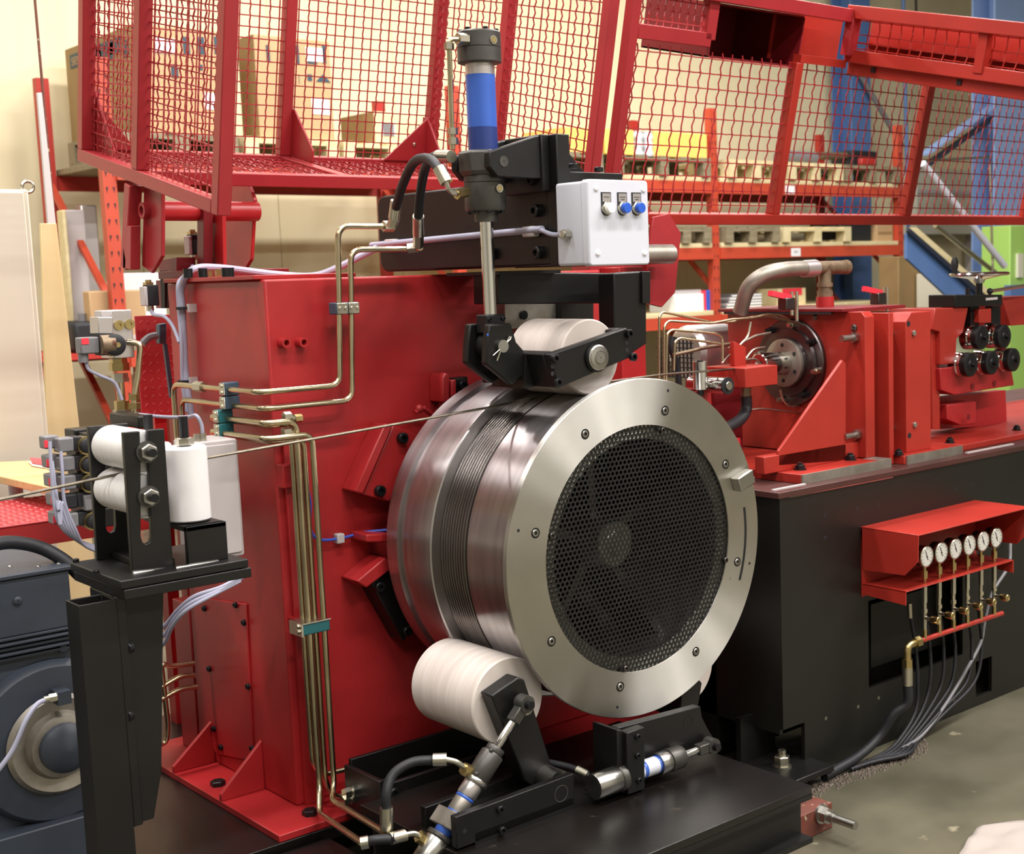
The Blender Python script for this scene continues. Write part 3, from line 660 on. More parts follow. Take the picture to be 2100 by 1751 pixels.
t = ram('small_ram', 'steel ram lying almost level on the right of the table', rp, rq, 0, ((-.02, .17, .034, 'steel', 'rear_head'), (.17, .22, .036, 'cylgrey', 'rear_flange'), (.22, .50, .024, 'boxwhite', 'barrel'), (.36, .40, .0245, 'blue', 'band'), (.495, .515, .0245, 'blue', 'band'), (.515, .60, .031, 'steel', 'front_flange'), (.605, .72, .032, 'cylgrey', 'front_head'), (.72, .94, .0105, 'polished', 'piston_rod')))
hose('ram_hose', 'black hose running under the drum to the right small ram', [A(1110, 1560, Y=2.75), A(1165, 1572, Y=2.68), A(1192, 1583, Y=2.64), A(1208, 1590, Y=2.62)], .009, ((A(1183, 1578, Y=2.65), A(1205, 1589, Y=2.62)),), fr=.012)
# black channels and things on the table behind the rollers
ch = thing('base_channel', 'black open steel channel frame on the table beside the red column', 'frame', A(800, 1560, Z=.15))
M().box(1.80, 1.815, 3.02, 3.20, .14, .285).build('channel_side', 'black', ch, bevel=.002)
M().box(1.815, 2.35, 3.185, 3.20, .14, .30).build('channel_side', 'black', ch, bevel=.002)
M().box(1.815, 2.35, 3.02, 3.035, .14, .27).build('channel_side', 'black', ch, bevel=.002)
M().box(1.815, 2.35, 3.035, 3.185, .14, .16).build('channel_bed', 'tableblack', ch, bevel=.002)
for z in (.19, .245): bolt(ch, (1.84, 3.02, z), -EY, .014, 'cap')
# ================================================================== MESH GUARDS
def wires(m, o, u, v, lu, lv, pit=.036, r=.0026, amp=.0028, crimp=(1, 1)):
    """woven crimped wire mesh on the rectangle o + u*[0,lu] + v*[0,lv]"""
    o, u, v = V(o), V(u).normalized(), V(v).normalized(); n = u.cross(v)
    for (a, b, la, lb, cr) in ((u, v, lu, lv, crimp[0]), (v, u, lv, lu, crimp[1])):
        k = 0; c = pit*.6
        while c < lb-pit*.2:
            pts = []; t = 0; j = 0; N = int(la/(pit/2)); inpl = .055*pit*cr
            for j in range(N+1):
                t = la*j/N; s = (1 if (j+k) % 2 else -1)
                pts.append(o+a*t+b*(c+inpl*(1 if j % 2 else -1)*(j % 1 == 0))+n*amp*s*(1 if j % 2 else 0))
            m.tube(pts, r, 4, cap=False); c += pit; k += 1
    return m
def frame_u(al):
    al = math.radians(al); return V((0, math.cos(al), math.sin(al))), V((0, -math.sin(al), math.cos(al)))
EYG, EZG = frame_u(13.0)
def gbar(name, p, q, par, mat_='guardred', wd=.04, ht=.04):
    d = (V(q)-V(p)).normalized(); return M().bar(p, q, wd, ht, EYG if abs(d.dot(EYG)) < .5 else EZG).build(name, mat_, par, bevel=.003)
X1, X2 = 1.66, 2.943
ga = V((X1, 4.365, 2.004)); gb = V((X1, 3.414, 1.782))
gd = thing('mesh_guard', 'tilted red cage guard of woven wire mesh above the red column', 'guard', gb)
TOP = 1.05
L = (ga-gb).length
gm = L*.555                              # middle bar, measured from the front
for X in (X1, X2):
    s = 1 if X == X1 else -1
    p0 = V((X, gb.y, gb.z))
    gbar('side_bottom_bar', p0+EYG*.0405+EZG*.0195, p0+EYG*L+EZG*.02, gd)
    gbar('side_post', p0+EYG*.02+EZG*.0, p0+EYG*.02+EZG*TOP, gd)
    gbar('side_post', p0+EYG*gm+EZG*(.04), p0+EYG*gm+EZG*TOP, gd)
    gbar('side_post', p0+EYG*(L-.02)+EZG*.04, p0+EYG*(L-.02)+EZG*TOP, gd)
    mm = wires(M(), p0+EYG*.04+EZG*.04+EX*.012*s, EYG, EZG, L-.08, TOP-.04, crimp=(.2, 1.2)).build('side_mesh', 'guardred', gd, smooth=False); mm['kind'] = 'stuff'
# rear panel
pr0 = V((X1, ga.y, ga.z))
gbar('rear_bottom_bar', pr0+EZG*.02+EX*.02, pr0+EZG*.02+EX*(X2-X1-.02), gd)
xm = 2.35
gbar('rear_post', V((xm, ga.y, ga.z))+EZG*.04, V((xm, ga.y, ga.z))+EZG*TOP, gd)
mm = wires(M(), pr0+EZG*.04+EX*.02, EX, EZG, X2-X1-.04, TOP-.04, crimp=(.2, .3)).build('rear_mesh', 'guardred', gd, smooth=False); mm['kind'] = 'stuff'
# floor strip of mesh between rear bar and hinge bar
pm0 = gb+EYG*gm
gbar('hinge_bar', pm0+EZG*.02+EX*.02, pm0+EZG*.02+EX*(X2-X1-.02), gd)
mm = wires(M(), pm0+EYG*.02+EZG*.03+EX*.02, EX, EYG, X2-X1-.04, L-gm-.04, crimp=(.3, .3)).build('floor_mesh', 'guardred', gd, smooth=False); mm['kind'] = 'stuff'
gbar('floor_bar', V((xm, pm0.y, pm0.z))+EZG*.02, V((xm, pm0.y, pm0.z))+EYG*(L-gm)+EZG*.02, gd)
# gusset plates
q = V((xm+.0, ga.y, ga.z))
M().prism([q+EZG*.04+EX*.018, q+EZG*.20+EX*.018, q+EZG*.20-EYG*.03+EX*.018, q-EYG*.17+EZG*.08+EX*.018, q-EYG*.17+EZG*.04+EX*.018], EX*.008).build('gusset', 'guardred', gd, bevel=.002)
q = V((X1, ga.y, ga.z))
M().prism([q+EZG*.04+EX*.02, q+EZG*.22+EX*.02, q-EYG*.03+EZG*.22+EX*.02, q-EYG*.20+EZG*.04+EX*.02], EX*.008).build('gusset', 'guardred', gd, bevel=.002)
M().prism([q+EZG*.04-EYG*.03, q+EZG*.22-EYG*.03, q+EZG*.04-EYG*.03+EX*.16], EYG*.008).build('gusset', 'guardred', gd, bevel=.002)
q = V((X2, ga.y, ga.z))
g2 = M().prism([q+EZG*.04-EYG*.03, q+EZG*.22-EYG*.03, q+EZG*.04-EYG*.03-EX*.20], EYG*.008).build('gusset', 'guardred', gd, bevel=.002)
bolt(g2, q+EZG*.10-EYG*.03-EX*.075, -EYG, .008, 'dome', 'zinc')
M().prism([q+EZG*.04-EX*.02, q+EZG*.20-EX*.02, q-EYG*.03+EZG*.20-EX*.02, q-EYG*.17+EZG*.04-EX*.02], EX*-.008).build('gusset', 'guardred', gd, bevel=.002)
# hinge on the column
hp = V((X1, pm0.y, pm0.z))
hz = A(310, 432, X=X1+.03).z
hy = A(310, 432, X=X1+.03).y
for X, w0, w1, ss in ((X1+.02, 382, 560, 1),):
    pts = [A(x, y, X=X) for x, y in ((295, 378), (331, 390), (331, 525), (310, 560), (291, 545))]
    pl = M().prism(pts, EX*.012).build('hinge_plate', 'guardred', gd, bevel=.002)
    M().lathe((X, hy, hz), -EX, [(0, .024), (.02, .024), (.02, .014), (.0, .014)], 26).build('bush', 'guardred', gd)
M().lathe((X1+.03, hy, hz), EX, [(0, .03), (.34, .03)], 32).build('hinge_tube', 'red', gd)
M().lathe((X1+.20, hy, hz), EX, [(0, .036), (.02, .036)], 32).build('hinge_collar', 'red', gd)
gbar('hinge_leg', V((X1, A(278, 440, X=X1).y, pm0.z)), V((X1, A(265, 550, X=X1).y, A(265, 550, X=X1).z)), gd)
pxl = [A(x, y, X=X1-.02) for x, y in ((252, 463), (268, 463), (268, 553), (252, 550))]
M().prism(pxl, EX*.03).build('stop_plate', 'guardred', gd, bevel=.002)
hb = thing('hinge_bracket', 'red plate hinge bracket on the rear of the column top', 'bracket', (X1+.3, hy, ZC))
pts = [A(x, y, X=X1+.36) for x, y in ((455, 358), (505, 366), (521, 410), (514, 532), (503, 550), (455, 560))]
M().prism(pts, EX*.012).build('bracket_plate', 'red', hb, bevel=.002)
pts = [A(x, y, X=X1+.21) for x, y in ((418, 436), (456, 440), (458, 560), (420, 560))]
M().prism(pts, EX*.012).build('bracket_plate', 'red', hb, bevel=.002)
pts = [A(x, y, X=X1+.17) for x, y in ((404, 420), (418, 424), (418, 562), (404, 562))]
M().prism(pts, EX*.03).build('bracket_plate', 'darkred', hb, bevel=.002)
M().box(X1+.08, X1+.42, hy-.09, hy+.10, ZC+.0125, ZC+.035).build('bracket_foot', 'darkred', hb, bevel=.002)
M().prism([A(x, y, X=X1+.12) for x, y in ((322, 535), (362, 528), (362, 560), (330, 565))], EX*.06).build('stop_block', 'darkred', hb)
for x, y in ((368, 560), (372, 575)): pass
# ------------------------------------------------ right guard
EYG, EZG = frame_u(13.5)
rg = thing('mesh_guard', 'long red mesh guard with a hood tilted above the right machine bed', 'guard', A(1400, 459, Y=3.6))
P0 = A(1400, 459, Y=3.6)
def GP(x, y): return onplane(x, y, P0, EYG)
XL, XQ = 3.155, 6.6
zb0 = P0.copy()
def G(X, h, back=0): return V((X, P0.y, P0.z))+EZG*h+EYG*back
gbar('bottom_rail', G(XL, .02), G(XQ, .02), rg, 'orangered')
HT = (GP(1740, 12)-P0).dot(EZG); HL = (GP(1463, 107)-P0).dot(EZG)
for X in (XL+.02, 4.035, 4.885, 5.83):
    gbar('guard_post', G(X, .04), G(X, HL if X > 3.3 else HT+.25), rg, 'guardred' if X < 3.3 else 'orangered')
hm = (GP(1400, 75)-P0).dot(EZG)
mm = wires(M(), G(XL+.03, .04), EX, EZG, XQ-XL-.04, HL-.04, pit=.052, r=.0027, crimp=(.2, 1.0)).build('front_mesh', 'guardred', rg, smooth=False); mm['kind'] = 'stuff'
xh = 4.30
gbar('top_rail', G(XL+.04, HT-.035), G(xh, HT-.035), rg, wd=.05, ht=.07)
M().obox(G(GP(1636, 110).x, HL, -.02), EX*(xh-GP(1636, 110).x), EYG*.04, EZG*.03).build('hood_lip', 'orangered', rg)
gbar('mid_rail', G(XL+.04, hm), G(GP(1450, 90).x, hm), rg, wd=.05)
gbar('short_post', G(GP(1452, 60).x, hm), G(GP(1452, 60).x, HT), rg, wd=.05)
mm = wires(M(), G(XL+.04, hm+.02), EX, EZG, GP(1450, 90).x-XL-.04, HT-hm-.04, pit=.036, crimp=(.2, 1.4)).build('upper_mesh', 'guardred', rg, smooth=False); mm['kind'] = 'stuff'
# hood running forward over the bed
fl = 1.35
gbar('hood_rail', G(xh, HT-.02), G(xh, HT-.02, -fl), rg, 'orangered', .05, .05)
h2 = (GP(1745, 115)-P0).dot(EZG)
gbar('hood_rail', G(xh+.03, h2), G(xh+.03, h2, -fl), rg, 'orangered', .05, .05)
gbar('hood_post', G(xh, h2, -.02), G(xh, HT-.04, -.02), rg, wd=.05)
gbar('hood_post', G(xh+.02, h2, -.62), G(xh+.01, HT-.04, -.62), rg, 'orangered')
mm = wires(M(), G(xh+.04, h2, -fl), EYG, EZG, fl-.02, HT-h2, pit=.052, r=.0027, crimp=(.2, .8)).build('hood_mesh', 'orangered', rg, smooth=False); mm['kind'] = 'stuff'
M().obox(G(xh+.05, h2+.05, -fl), EYG*fl, EX*1.5, EZG*.006).build('hood_sheet', 'orangered', rg)
M().obox(G(xh+.14, h2-.02, -fl), EYG*fl, EX*.006, EZG*(HT-h2+.02)).build('hood_sheet', 'orangered', rg)
M().obox(G(GP(1640, 60).x, HL, .14), EX*(xh+.13-GP(1640, 60).x), EYG*.006, EZG*(HT-HL-.04)).build('hood_sheet', 'orangered', rg)
gbar('hood_lip', G(xh+.05, h2-.045, -fl), G(xh+.05, h2-.045, 0), rg, 'orangered', .03, .05)
for k in (.12, .52, .92): M().obox(G(xh+.03, h2-.05, -k), EYG*-.02, EX*.03, EZG*.02).build('slot', 'inkblack', rg)
# open duct in the hood
a0, a1 = GP(1463, 33), GP(1636, 122)
d0, d1, e0, e1 = a0.x, a1.x, (GP(1463, 107)-P0).dot(EZG), HT-.068
for nm, args in (('duct_roof', (G(d0, e1), EX*(d1-d0), EYG*.35, EZG*.006)), ('duct_floor', (G(d0, e0-.02), EX*(d1-d0), EYG*.35, EZG*.006)), ('duct_side', (G(d0, e0-.02), EX*.006, EYG*.35, EZG*(e1-e0+.02))), ('duct_side', (G(d1, e0-.02), EX*.006, EYG*.35, EZG*(e1-e0+.02))), ('duct_back', (G(d0, e0-.02, .35), EX*(d1-d0), EYG*.006, EZG*(e1-e0+.02)))):
    M().obox(*args).build(nm, 'darkred', rg)
# hinge plate and stub pipe of the right guard
Xh = 3.48
pts = [A(x, y, Y=3.52) for x, y in ((1340, 445), (1372, 438), (1397, 478), (1385, 600), (1358, 630), (1326, 622), (1336, 470))]
M().prism(pts, EY*.014).build('hinge_plate', 'guardred', rg, bevel=.002)
p = A(1340, 521, Y=3.45); q = A(1376, 521, Y=3.45)
M().cyl(p-EX*.1, q, .034, 28).build('stub_pipe', 'wornsteel', rg)
M().prism([A(x, y, Y=3.60) for x, y in ((1210, 535), (1335, 530), (1335, 560), (1210, 562))], EY*.1).build('hinge_shelf', 'guardred', rg, bevel=.002)
# ================================================================== HYDRAULIC PIPES ON THE COLUMN
PR = .0082
YP = 3.29; XP = XC-.07
def pipe(name, label, pts, r=PR, rad=.035, mt='pipe', group='hydraulic pipes on the red column', nuts=()):
    t = thing(name, label, 'pipe', pts[0], group)
    M().tube(smooth_path(pts, rad, 6), r, 12).build('pipe_run', mt, t)
    for p, q in nuts: M().hexa(p, q, r*1.9).build('nut', 'zinc', t)
    return t
zz1 = A(697, 792, Y=YP).z
c1 = A(697, 790, Y=YP); c2 = A(722, 821, Y=YP)
pipe('hydraulic_pipe', 'upper bent pipe rising on the column to the left arm hose', [A(800, 464, Y=YP), A(693, 464, Y=YP), c1, V((XP, YP, c1.z)), V((XP, A(356, 796, X=XP).y, c1.z)), V((XP, A(356, 796, X=XP).y, c1.z-.16))], nuts=((A(786, 464, Y=YP), A(806, 464, Y=YP)), (V((XP, A(402, 796, X=XP).y, c1.z)), V((XP, A(418, 796, X=XP).y, c1.z)))))
pipe('hydraulic_pipe', 'second bent pipe rising on the column under the conduit', [A(862, 508, Y=3.24), A(850, 510, Y=YP), A(719, 512, Y=YP), c2, V((XP+.012, YP, c2.z)), V((XP+.012, A(372, 826, X=XP+.012).y, c2.z)), V((XP+.012, A(372, 826, X=XP+.012).y, c2.z-.12))], nuts=((A(836, 509, Y=YP), A(858, 507, Y=3.27)),))
def down(xs, ytop, yrow, Yd, end, name_label, xl=440):
    pass
rows = [((607, 862), XP, 3.262, (436, 855), 'first long pipe dropping down the column beside the teal clamp'),
        ((640, 890), XP-.012, 3.244, (436, 880), 'outermost long pipe dropping down the column front'),
        ((596, 868), XP+.02, 3.285, (436, 848), 'innermost long pipe dropping down the column front'),
        ((622, 897), XP+.008, 3.27, (436, 888), 'long pipe between its neighbours down the column front')]
ends = [None, None, None, None]
for i, ((px, py), xl, yd, lft, lab) in enumerate(rows):
    c = A(px, py, Y=yd); bot = .22 if i != 2 else .28
    path = [V((xl, A(*lft, X=xl).y, c.z)), V((xl, yd, c.z)), c, V((c.x+.004, yd, bot))]
    if i == 0: path += [A(655, 1668, Y=3.2), A(742, 1728, Y=2.74)]
    elif i == 1: path += [A(680, 1640, Y=3.2), A(790, 1708, Y=2.72)]
    elif i == 2: path += [V((c.x+.03, yd, bot-.04)), V((c.x+.16, yd-.02, bot-.04))]
    else: path += [V((c.x+.03, yd, bot-.05)), V((c.x+.14, yd-.04, bot-.05))]
    pipe('hydraulic_pipe', lab, path, rad=.03)
# fittings at the foot of the pipes
for lab, (x, y) in (('hex union fitting at the foot of the long pipes', (725, 1622)), ('lower hex union fitting at the foot of the long pipes', (722, 1637))):
    p = A(x, y, Y=3.16); f = thing('pipe_union', lab, 'fitting', p, 'unions at the column foot')
    M().hexa(p-EX*.03, p-EX*.012, .015).hexa(p-EX*.005, p+EX*.014, .015).cyl(p-EX*.012, p-EX*.005, .009, 12).build('union_nut', 'zinc', f)
    M().cyl(p+EX*.016, p+EX*.06, .013, 14).build('ferrule', 'steel', f)
    M().cyl(p+EX*.06, p+EX*.12-EZ*.005, .011, 14).build('hose_end', 'rubber', f)
# clamps
def clamp(label, o, u, v, n, cells, mt, sc=.034, scr=True):
    """saddle clamp: plastic block with steel cover plates; u along row, v across, n outwards"""
    t = thing('pipe_clamp', label, 'clamp', o); o, u, v, n = V(o), V(u), V(v), V(n)
    M().obox(o-u*sc*cells/2-v*sc*.45-n*.03, u*sc*cells, v*sc*.9, n*.042).build('clamp_block', mt, t, bevel=.003)
    for k in range(cells):
        q = o+u*sc*(k-cells/2+.5)
        pl = M().obox(q-u*sc*.46-v*sc*.42+n*.012, u*sc*.92, v*sc*.84, n*.004).build('cover_plate', 'zinc', t, bevel=.002)
        for s in (-.25, .25): bolt(pl, q+u*sc*s+n*.016, n, .0055, 'head', 'zinc')
    return t
clamp('clamp with two steel cover plates on the upright pipes', A(709, 632, Y=YP), EX, EZ, -EY, 2, 'clampblue', .036)
for lab, (x, y), mt in (('dark blue clamp on the topmost level pipe', (465, 797), 'clampblue'), ('dark blue clamp on the second level pipe', (466, 825), 'clampblue'), ('teal clamp on the third level pipe', (452, 853), 'teal'), ('teal clamp on the lowest level pipe', (454, 881), 'teal')):
    clamp(lab, A(x, y, X=XP-(0 if mt == 'clampblue' else .012)), EZ, EY, -EX, 1, mt, .036)
pc_ = A(640, 1282, Y=3.262)
tc_ = thing('pipe_clamp', 'bright teal clamp holding the bundle of long pipes', 'clamp', pc_)
M().box(pc_.x-.045, pc_.x+.04, 3.235, 3.30, pc_.z-.017, pc_.z+.014).build('clamp_block', 'teal', tc_, bevel=.003)
M().box(pc_.x-.048, pc_.x-.043, 3.232, 3.30, pc_.z-.019, pc_.z+.016).box(pc_.x-.046, pc_.x+.042, 3.232, 3.30, pc_.z+.014, pc_.z+.017).build('cover_plate', 'zinc', tc_)
for s in (-.006, .008): bolt(tc_, (pc_.x-.048, 3.25, pc_.z+s), -EX, .007, 'head', 'zinc')
M().box(pc_.x-.02, pc_.x+.02, 3.30, 3.36, pc_.z-.01, pc_.z+.01).build('stand_off', 'red', tc_)
# elbow fittings beside the lower row
for lab, pts in (('zinc elbow fitting above the long pipes', ((590, 853), (608, 858))), ('zinc elbow fitting below the upper elbow', ((588, 884), (605, 892)))):
    p, q = A(*pts[0], Y=3.27), A(*pts[1], Y=3.27); f = thing('elbow_fitting', lab, 'fitting', p, 'elbows above the long pipes')
    M().hexa(p-EX*.012, p+EX*.008, .012).build('nut', 'zinc', f); M().hexa(q-EX*.006, q+EX*.014, .012).build('nut', 'brass', f); M().tube([p+EX*.008, q-EX*.006], .008, 10).build('elbow_body', 'zinc', f)
# blue hose
bh = thing('blue_tube', 'thin blue plastic tube clipped to the red column', 'tube', A(697, 1105, Y=3.34))
M().tube(spline([A(628, 985, Y=3.345), A(636, 1030, Y=3.345), A(637, 1085, Y=3.345), A(655, 1106, Y=3.345), A(697, 1104, Y=3.345), A(745, 1092, Y=3.34), A(798, 1086, Y=3.30)], 7), .0042, 8).build('tube_run', 'bluehose', bh)
p = A(697, 1104, Y=3.345); M().box(p.x-.012, p.x+.012, 3.337, 3.36, p.z-.014, p.z+.014).build('tube_clip', 'boxgrey', bh, bevel=.003)
# grey cables over the column top
def cable(label, pts, r=.006, mt='cable', group=None, cat='cable', name='grey_cable'):
    t = thing(name, label, cat, pts[0], group); M().tube(spline(pts, 7), r, 10).build('cable_run', mt, t); return t
cable('thick grey cable arching over the column top and down its side', [A(780, 505, Y=3.60), A(740, 525, Y=3.62), A(690, 550, Y=3.66), A(640, 566, Y=3.7), A(560, 562, Y=3.75), A(450, 549, Y=3.80), A(395, 553, X=1.72), A(372, 590, X=1.71), A(374, 640, X=1.71), A(380, 760, X=1.71), A(392, 850, X=1.71)], .0105)
cable('thin grey cable from the upper limit switch down the column', [A(398, 540, X=1.86), A(386, 560, X=1.76), A(366, 580, X=1.71), A(366, 625, X=1.705), A(372, 700, X=1.70), A(375, 790, X=1.70), A(384, 845, X=1.70)], .0055)
cable('thin grey cable from the lower limit switch to the bundle', [A(309, 635, X=1.68), A(316, 645, X=1.68), A(338, 650, X=1.69), A(355, 670, X=1.70), A(368, 702, X=1.70)], .0055)
for (x, y) in ((374, 632), (377, 782)):
    t = thing('cable_tie', 'small black tie holding the cable bundle, %s of the two' % ('upper' if y < 700 else 'lower'), 'cable tie', A(x, y, X=1.70)); p = A(x, y, X=1.705)
    M().lathe(p, EZ, [(-.004, .019), (.004, .019)], 16).build('tie_band', 'inkblack', t); M().box(1.712, XC, p.y-.03, p.y-.015, p.z-.012, p.z+.012).build('tie_base', 'boxgrey', t)
for lab, (x, y), X in (('black and grey limit switch under the guard hinge tube', (396, 501), 1.86), ('black and grey limit switch left of the column top', (306, 605), 1.68)):
    p = A(x, y, X=X); t = thing('limit_switch', lab, 'switch', p, 'limit switches of the tilted guard')
    M().box(p.x-.012, p.x+.022, p.y-.02, p.y+.018, p.z-.032, p.z+.030).build('switch_body', 'inkblack', t, bevel=.003)
    M().box(p.x-.022, p.x-.012, p.y-.02, p.y+.018, p.z-.032, p.z+.026).build('switch_cover', 'boxgrey', t, bevel=.003)
    M().cyl((p.x, p.y, p.z+.03), (p.x, p.y, p.z+.045), .009, 12).box(p.x-.012, p.x+.010, p.y-.012, p.y+.012, p.z+.03, p.z+.038).build('plunger', 'brass', t)
    M().hexa((p.x, p.y, p.z-.032), (p.x, p.y, p.z-.048), .011).build('cable_gland', 'zinc', t)
t = thing('grease_nipple', 'pair of brass fittings on the column top edge', 'fitting', A(440, 566, X=1.80))
for x in (432, 449): p = A(x, 575, X=1.79); M().hexa(p, p+EZ*.014, .011).hexa(p+EZ*.016, p+EZ*.032, .010).cyl(p, p+EZ*.034, .006, 10).build('nipple', 'brass', t)
p = A(335, 590, X=1.80); t = thing('switch_bracket', 'dark red angle bracket behind the lower limit switch', 'bracket', p)
M().prism([A(x, y, X=1.76) for x, y in ((320, 575), (346, 575), (346, 632), (320, 632))], EX*.02).build('angle_plate', 'darkred', t); M().prism([A(x, y, X=1.755) for x, y in ((333, 555), (343, 555), (343, 632), (336, 632))], -EX*.008).build('scale_strip', 'inkblack', t)

# ================================================================== GUIDE ROLLER STAND
gs = thing('guide_stand', 'black steel stand with roller brackets at the left', 'stand', (1.05, 2.85, 0))
ZP = A(247, 1192, Y=2.76).z
XA, XB, YA, YB = 1.058, 1.345, 2.76, 3.045
M().box(XA, XB, YA, YB, ZP-.018, ZP).build('upper_plate', 'black', gs, bevel=.002)
M().box(XA+.006, XB+.006, YA+.0, YB, ZP-.042, ZP-.02).build('lower_plate', 'black', gs, bevel=.002)
po = M(); zt_ = .952; px0, px1, py0, py1 = .983, 1.062, 2.80, 2.874
w_ = .004
O_ = [(px0, py0), (px1, py0), (px1, py1), (px0, py1)]; I_ = [(px0+w_, py0+w_), (px1-w_, py0+w_), (px1-w_, py1-w_), (px0+w_, py1-w_)]
vs = [(x, y, z) for z in (.012, zt_) for L_ in (O_, I_) for x, y in L_]
fs = []
for i in range(4):
    j = (i+1) % 4; fs += [(i, j, 8+j, 8+i), (4+j, 4+i, 12+i, 12+j), (8+i, 8+j, 12+j, 12+i), (j, i, 4+i, 4+j)]
po.add(vs, fs).build('post', 'black', gs, bevel=.001)
M().box(px0-.06, px1+.06, py0-.06, py1+.06, 0, .012).build('foot_plate', 'black', gs)
M().prism([(px1, 2.815, ZP-.042), (px1, 2.815, .45), (px1+.05, 2.815, .45), (px1+.075, 2.815, .55), (px1+.11, 2.815, ZP-.042)], (0, .02, 0)).build('bracket_web', 'black', gs, bevel=.002)
M().box(px1, px1+.02, 2.80, 2.95, .45, ZP-.042).build('bracket_back', 'black', gs, bevel=.002)
for y in (1327, 1466): bolt(gs, A(267, y, Y=2.81), -EX-EY*.6, .012, 'cap', 'blacksteel')
for x, y in ((156, 1152), (197, 1175)): bolt(gs, A(x, y, Z=ZP), EZ, .007, 'cap', 'blacksteel')
def uplate(Y, dx=0, nm='roller_bracket'):
    P = [(253, 887), (287, 884), (289, 945), (289, 1100), (293, 1112), (300, 1116), (308, 1112), (311, 1100), (305, 945), (303, 882), (337, 879), (356, 1166), (272, 1174)]
    return M().prism([A(x, y, Y=2.82)+V((dx, Y-2.82, 0)) for x, y in P], (0, .014, 0)).build(nm, 'black', gs, bevel=.0015)
uplate(2.82); uplate(3.015)
M().box(1.14, 1.21, 2.834, 3.015, ZP, ZP+.014).build('bracket_floor', 'black', gs, bevel=.002)
m = M().tube([A(272, 1176, Y=2.818), A(315, 1172, Y=2.818), A(354, 1168, Y=2.818)], .006, 8).build('weld_bead', 'steel', gs)
gx = [A(308, 928, Y=2.80), A(312, 1020, Y=2.80)]
for i, (g, lab) in enumerate(zip(gx, ('upper white level guide roller in the black bracket', 'lower white level guide roller in the black bracket'))):
    t = thing('guide_roller', lab, 'roller', (g.x, 2.93, g.z-.043), 'white guide rollers of the stand')
    R_ = .0455
    M().lathe((g.x, 2.838, g.z), EY, [(0, .012), (0, R_-.003), (.003, R_), (.171, R_), (.174, R_-.003), (.174, .012)], 48).build('roller_body', 'white_plastic', t)
    M().cyl((g.x, 2.785, g.z), (g.x, 3.04, g.z), .0095, 16).build('axle', 'blacksteel', t)
    M().lathe((g.x, 2.82, g.z), -EY, [(0, .0235), (.004, .0235)], 28).build('washer', 'cylgrey', t)
    M().lathe((g.x, 2.816, g.z), -EY, [(0, .0185), (.013, .0185), (.0145, .0165)], 6).build('nut', 'steel', t)
    M().cyl((g.x-.0, 3.03, g.z), (g.x, 3.045, g.z), .018, 6).build('nut', 'steel', t)
for xv, yv, lab in ((1.266, 2.87, 'white upright guide roller with a hex nut on top'), (1.235, 2.985, 'rear upright guide roller partly hidden by the front one')):
    t = thing('guide_roller', lab, 'roller', (xv, yv, ZP), 'white guide rollers of the stand')
    zb_, zt2 = A(384, 1066, Y=2.87).z, A(384, 914, Y=2.87).z
    M().lathe((xv, yv, 0), EZ, [(zb_, .02), (zb_, .043), (zb_+.003, .046), (zt2-.004, .046), (zt2, .042), (zt2, .014)], 48).build('roller_body', 'white_plastic', t)
    M().cyl((xv, yv, zb_-.02), (xv, yv, zt2+.066), .0105, 16).build('threaded_stud', 'blacksteel', t)
    M().lathe((xv, yv, zt2+.003), EZ, [(0, .02), (.015, .02), (.016, .018)], 6).build('nut', 'zinc', t)
zk = A(384, 1066, Y=2.87).z-.003
M().box(1.225, 1.318, 2.80, 2.815, ZP, zk).box(1.225, 1.318, 2.80, 3.03, zk-.012, zk).build('roller_pedestal', 'black', gs, bevel=.002)
M().tube([A(360, 1166, Y=2.798), A(400, 1160, Y=2.798), A(448, 1153, Y=2.798)], .006, 8).build('weld_bead', 'steel', gs)

# ================================================================== LEFT SIDE: JUNCTION BOX, VALVES, MOTOR, CABINET
jb = thing('junction_box', 'pale grey junction box with two cable glands behind the upright roller', 'box', A(460, 1138, Y=3.40))
a, b = A(400, 908, Y=3.40), A(506, 1138, Y=3.40)
M().prism([(x, 3.40, z) for x, z in rounded(a.x, b.x-.005, b.z, a.z, .008)], (0, .14, 0)).build('box_body', 'boxgrey', jb, bevel=.004)
M().prism([(x, 3.395, z) for x, z in rounded(a.x+.01, b.x-.012, b.z+.012, a.z-.012, .008)], (0, .006, 0)).build('lid', 'boxgrey', jb, bevel=.002)
for x in (405, 416): p = A(x, 905, Y=3.43); M().hexa((p.x, 3.43, a.z), (p.x, 3.43, a.z+.02), .010).build('cable_gland', 'zinc', jb)
g1, g2 = A(405, 893, Y=3.43), A(416, 893, Y=3.43)
cable('thin grey cable looping out of the junction box top', [g2, A(413, 870, Y=3.43), A(402, 852, Y=3.44), A(385, 855, Y=3.5), A(340, 855, Y=3.6), A(285, 850, Y=3.7)], .005)
# silver manifold with solenoid valve
mf = thing('valve_manifold', 'silver aluminium valve block with a black solenoid left of the column', 'valve', A(240, 850, Y=3.62))
YM = 3.60
a, b = A(226, 636, Y=YM), A(277, 733, Y=YM)
M().box(a.x, b.x, YM, YM+.09, b.z, a.z).build('block_body', 'alu', mf, bevel=.003)
M().prism([A(x, y, Y=YM-.02) for x, y in ((201, 650), (231, 650), (233, 685), (202, 684))], EY*.06).build('side_block', 'alu', mf, bevel=.002)
M().prism([A(x, y, Y=YM) for x, y in ((208, 637), (228, 637), (228, 652), (208, 652))], EY*.05).build('side_block', 'boxgrey', mf, bevel=.002)
for x, y in ((243, 667), (265, 665)): p = A(x, y, Y=YM); M().lathe(p, -EY, [(0, .0135), (.006, .0135), (.006, .006), (.002, .006)], 20).build('port_plug', 'brass', mf)
p = A(232, 707, Y=YM-.02); q = A(205, 707, Y=YM-.02)
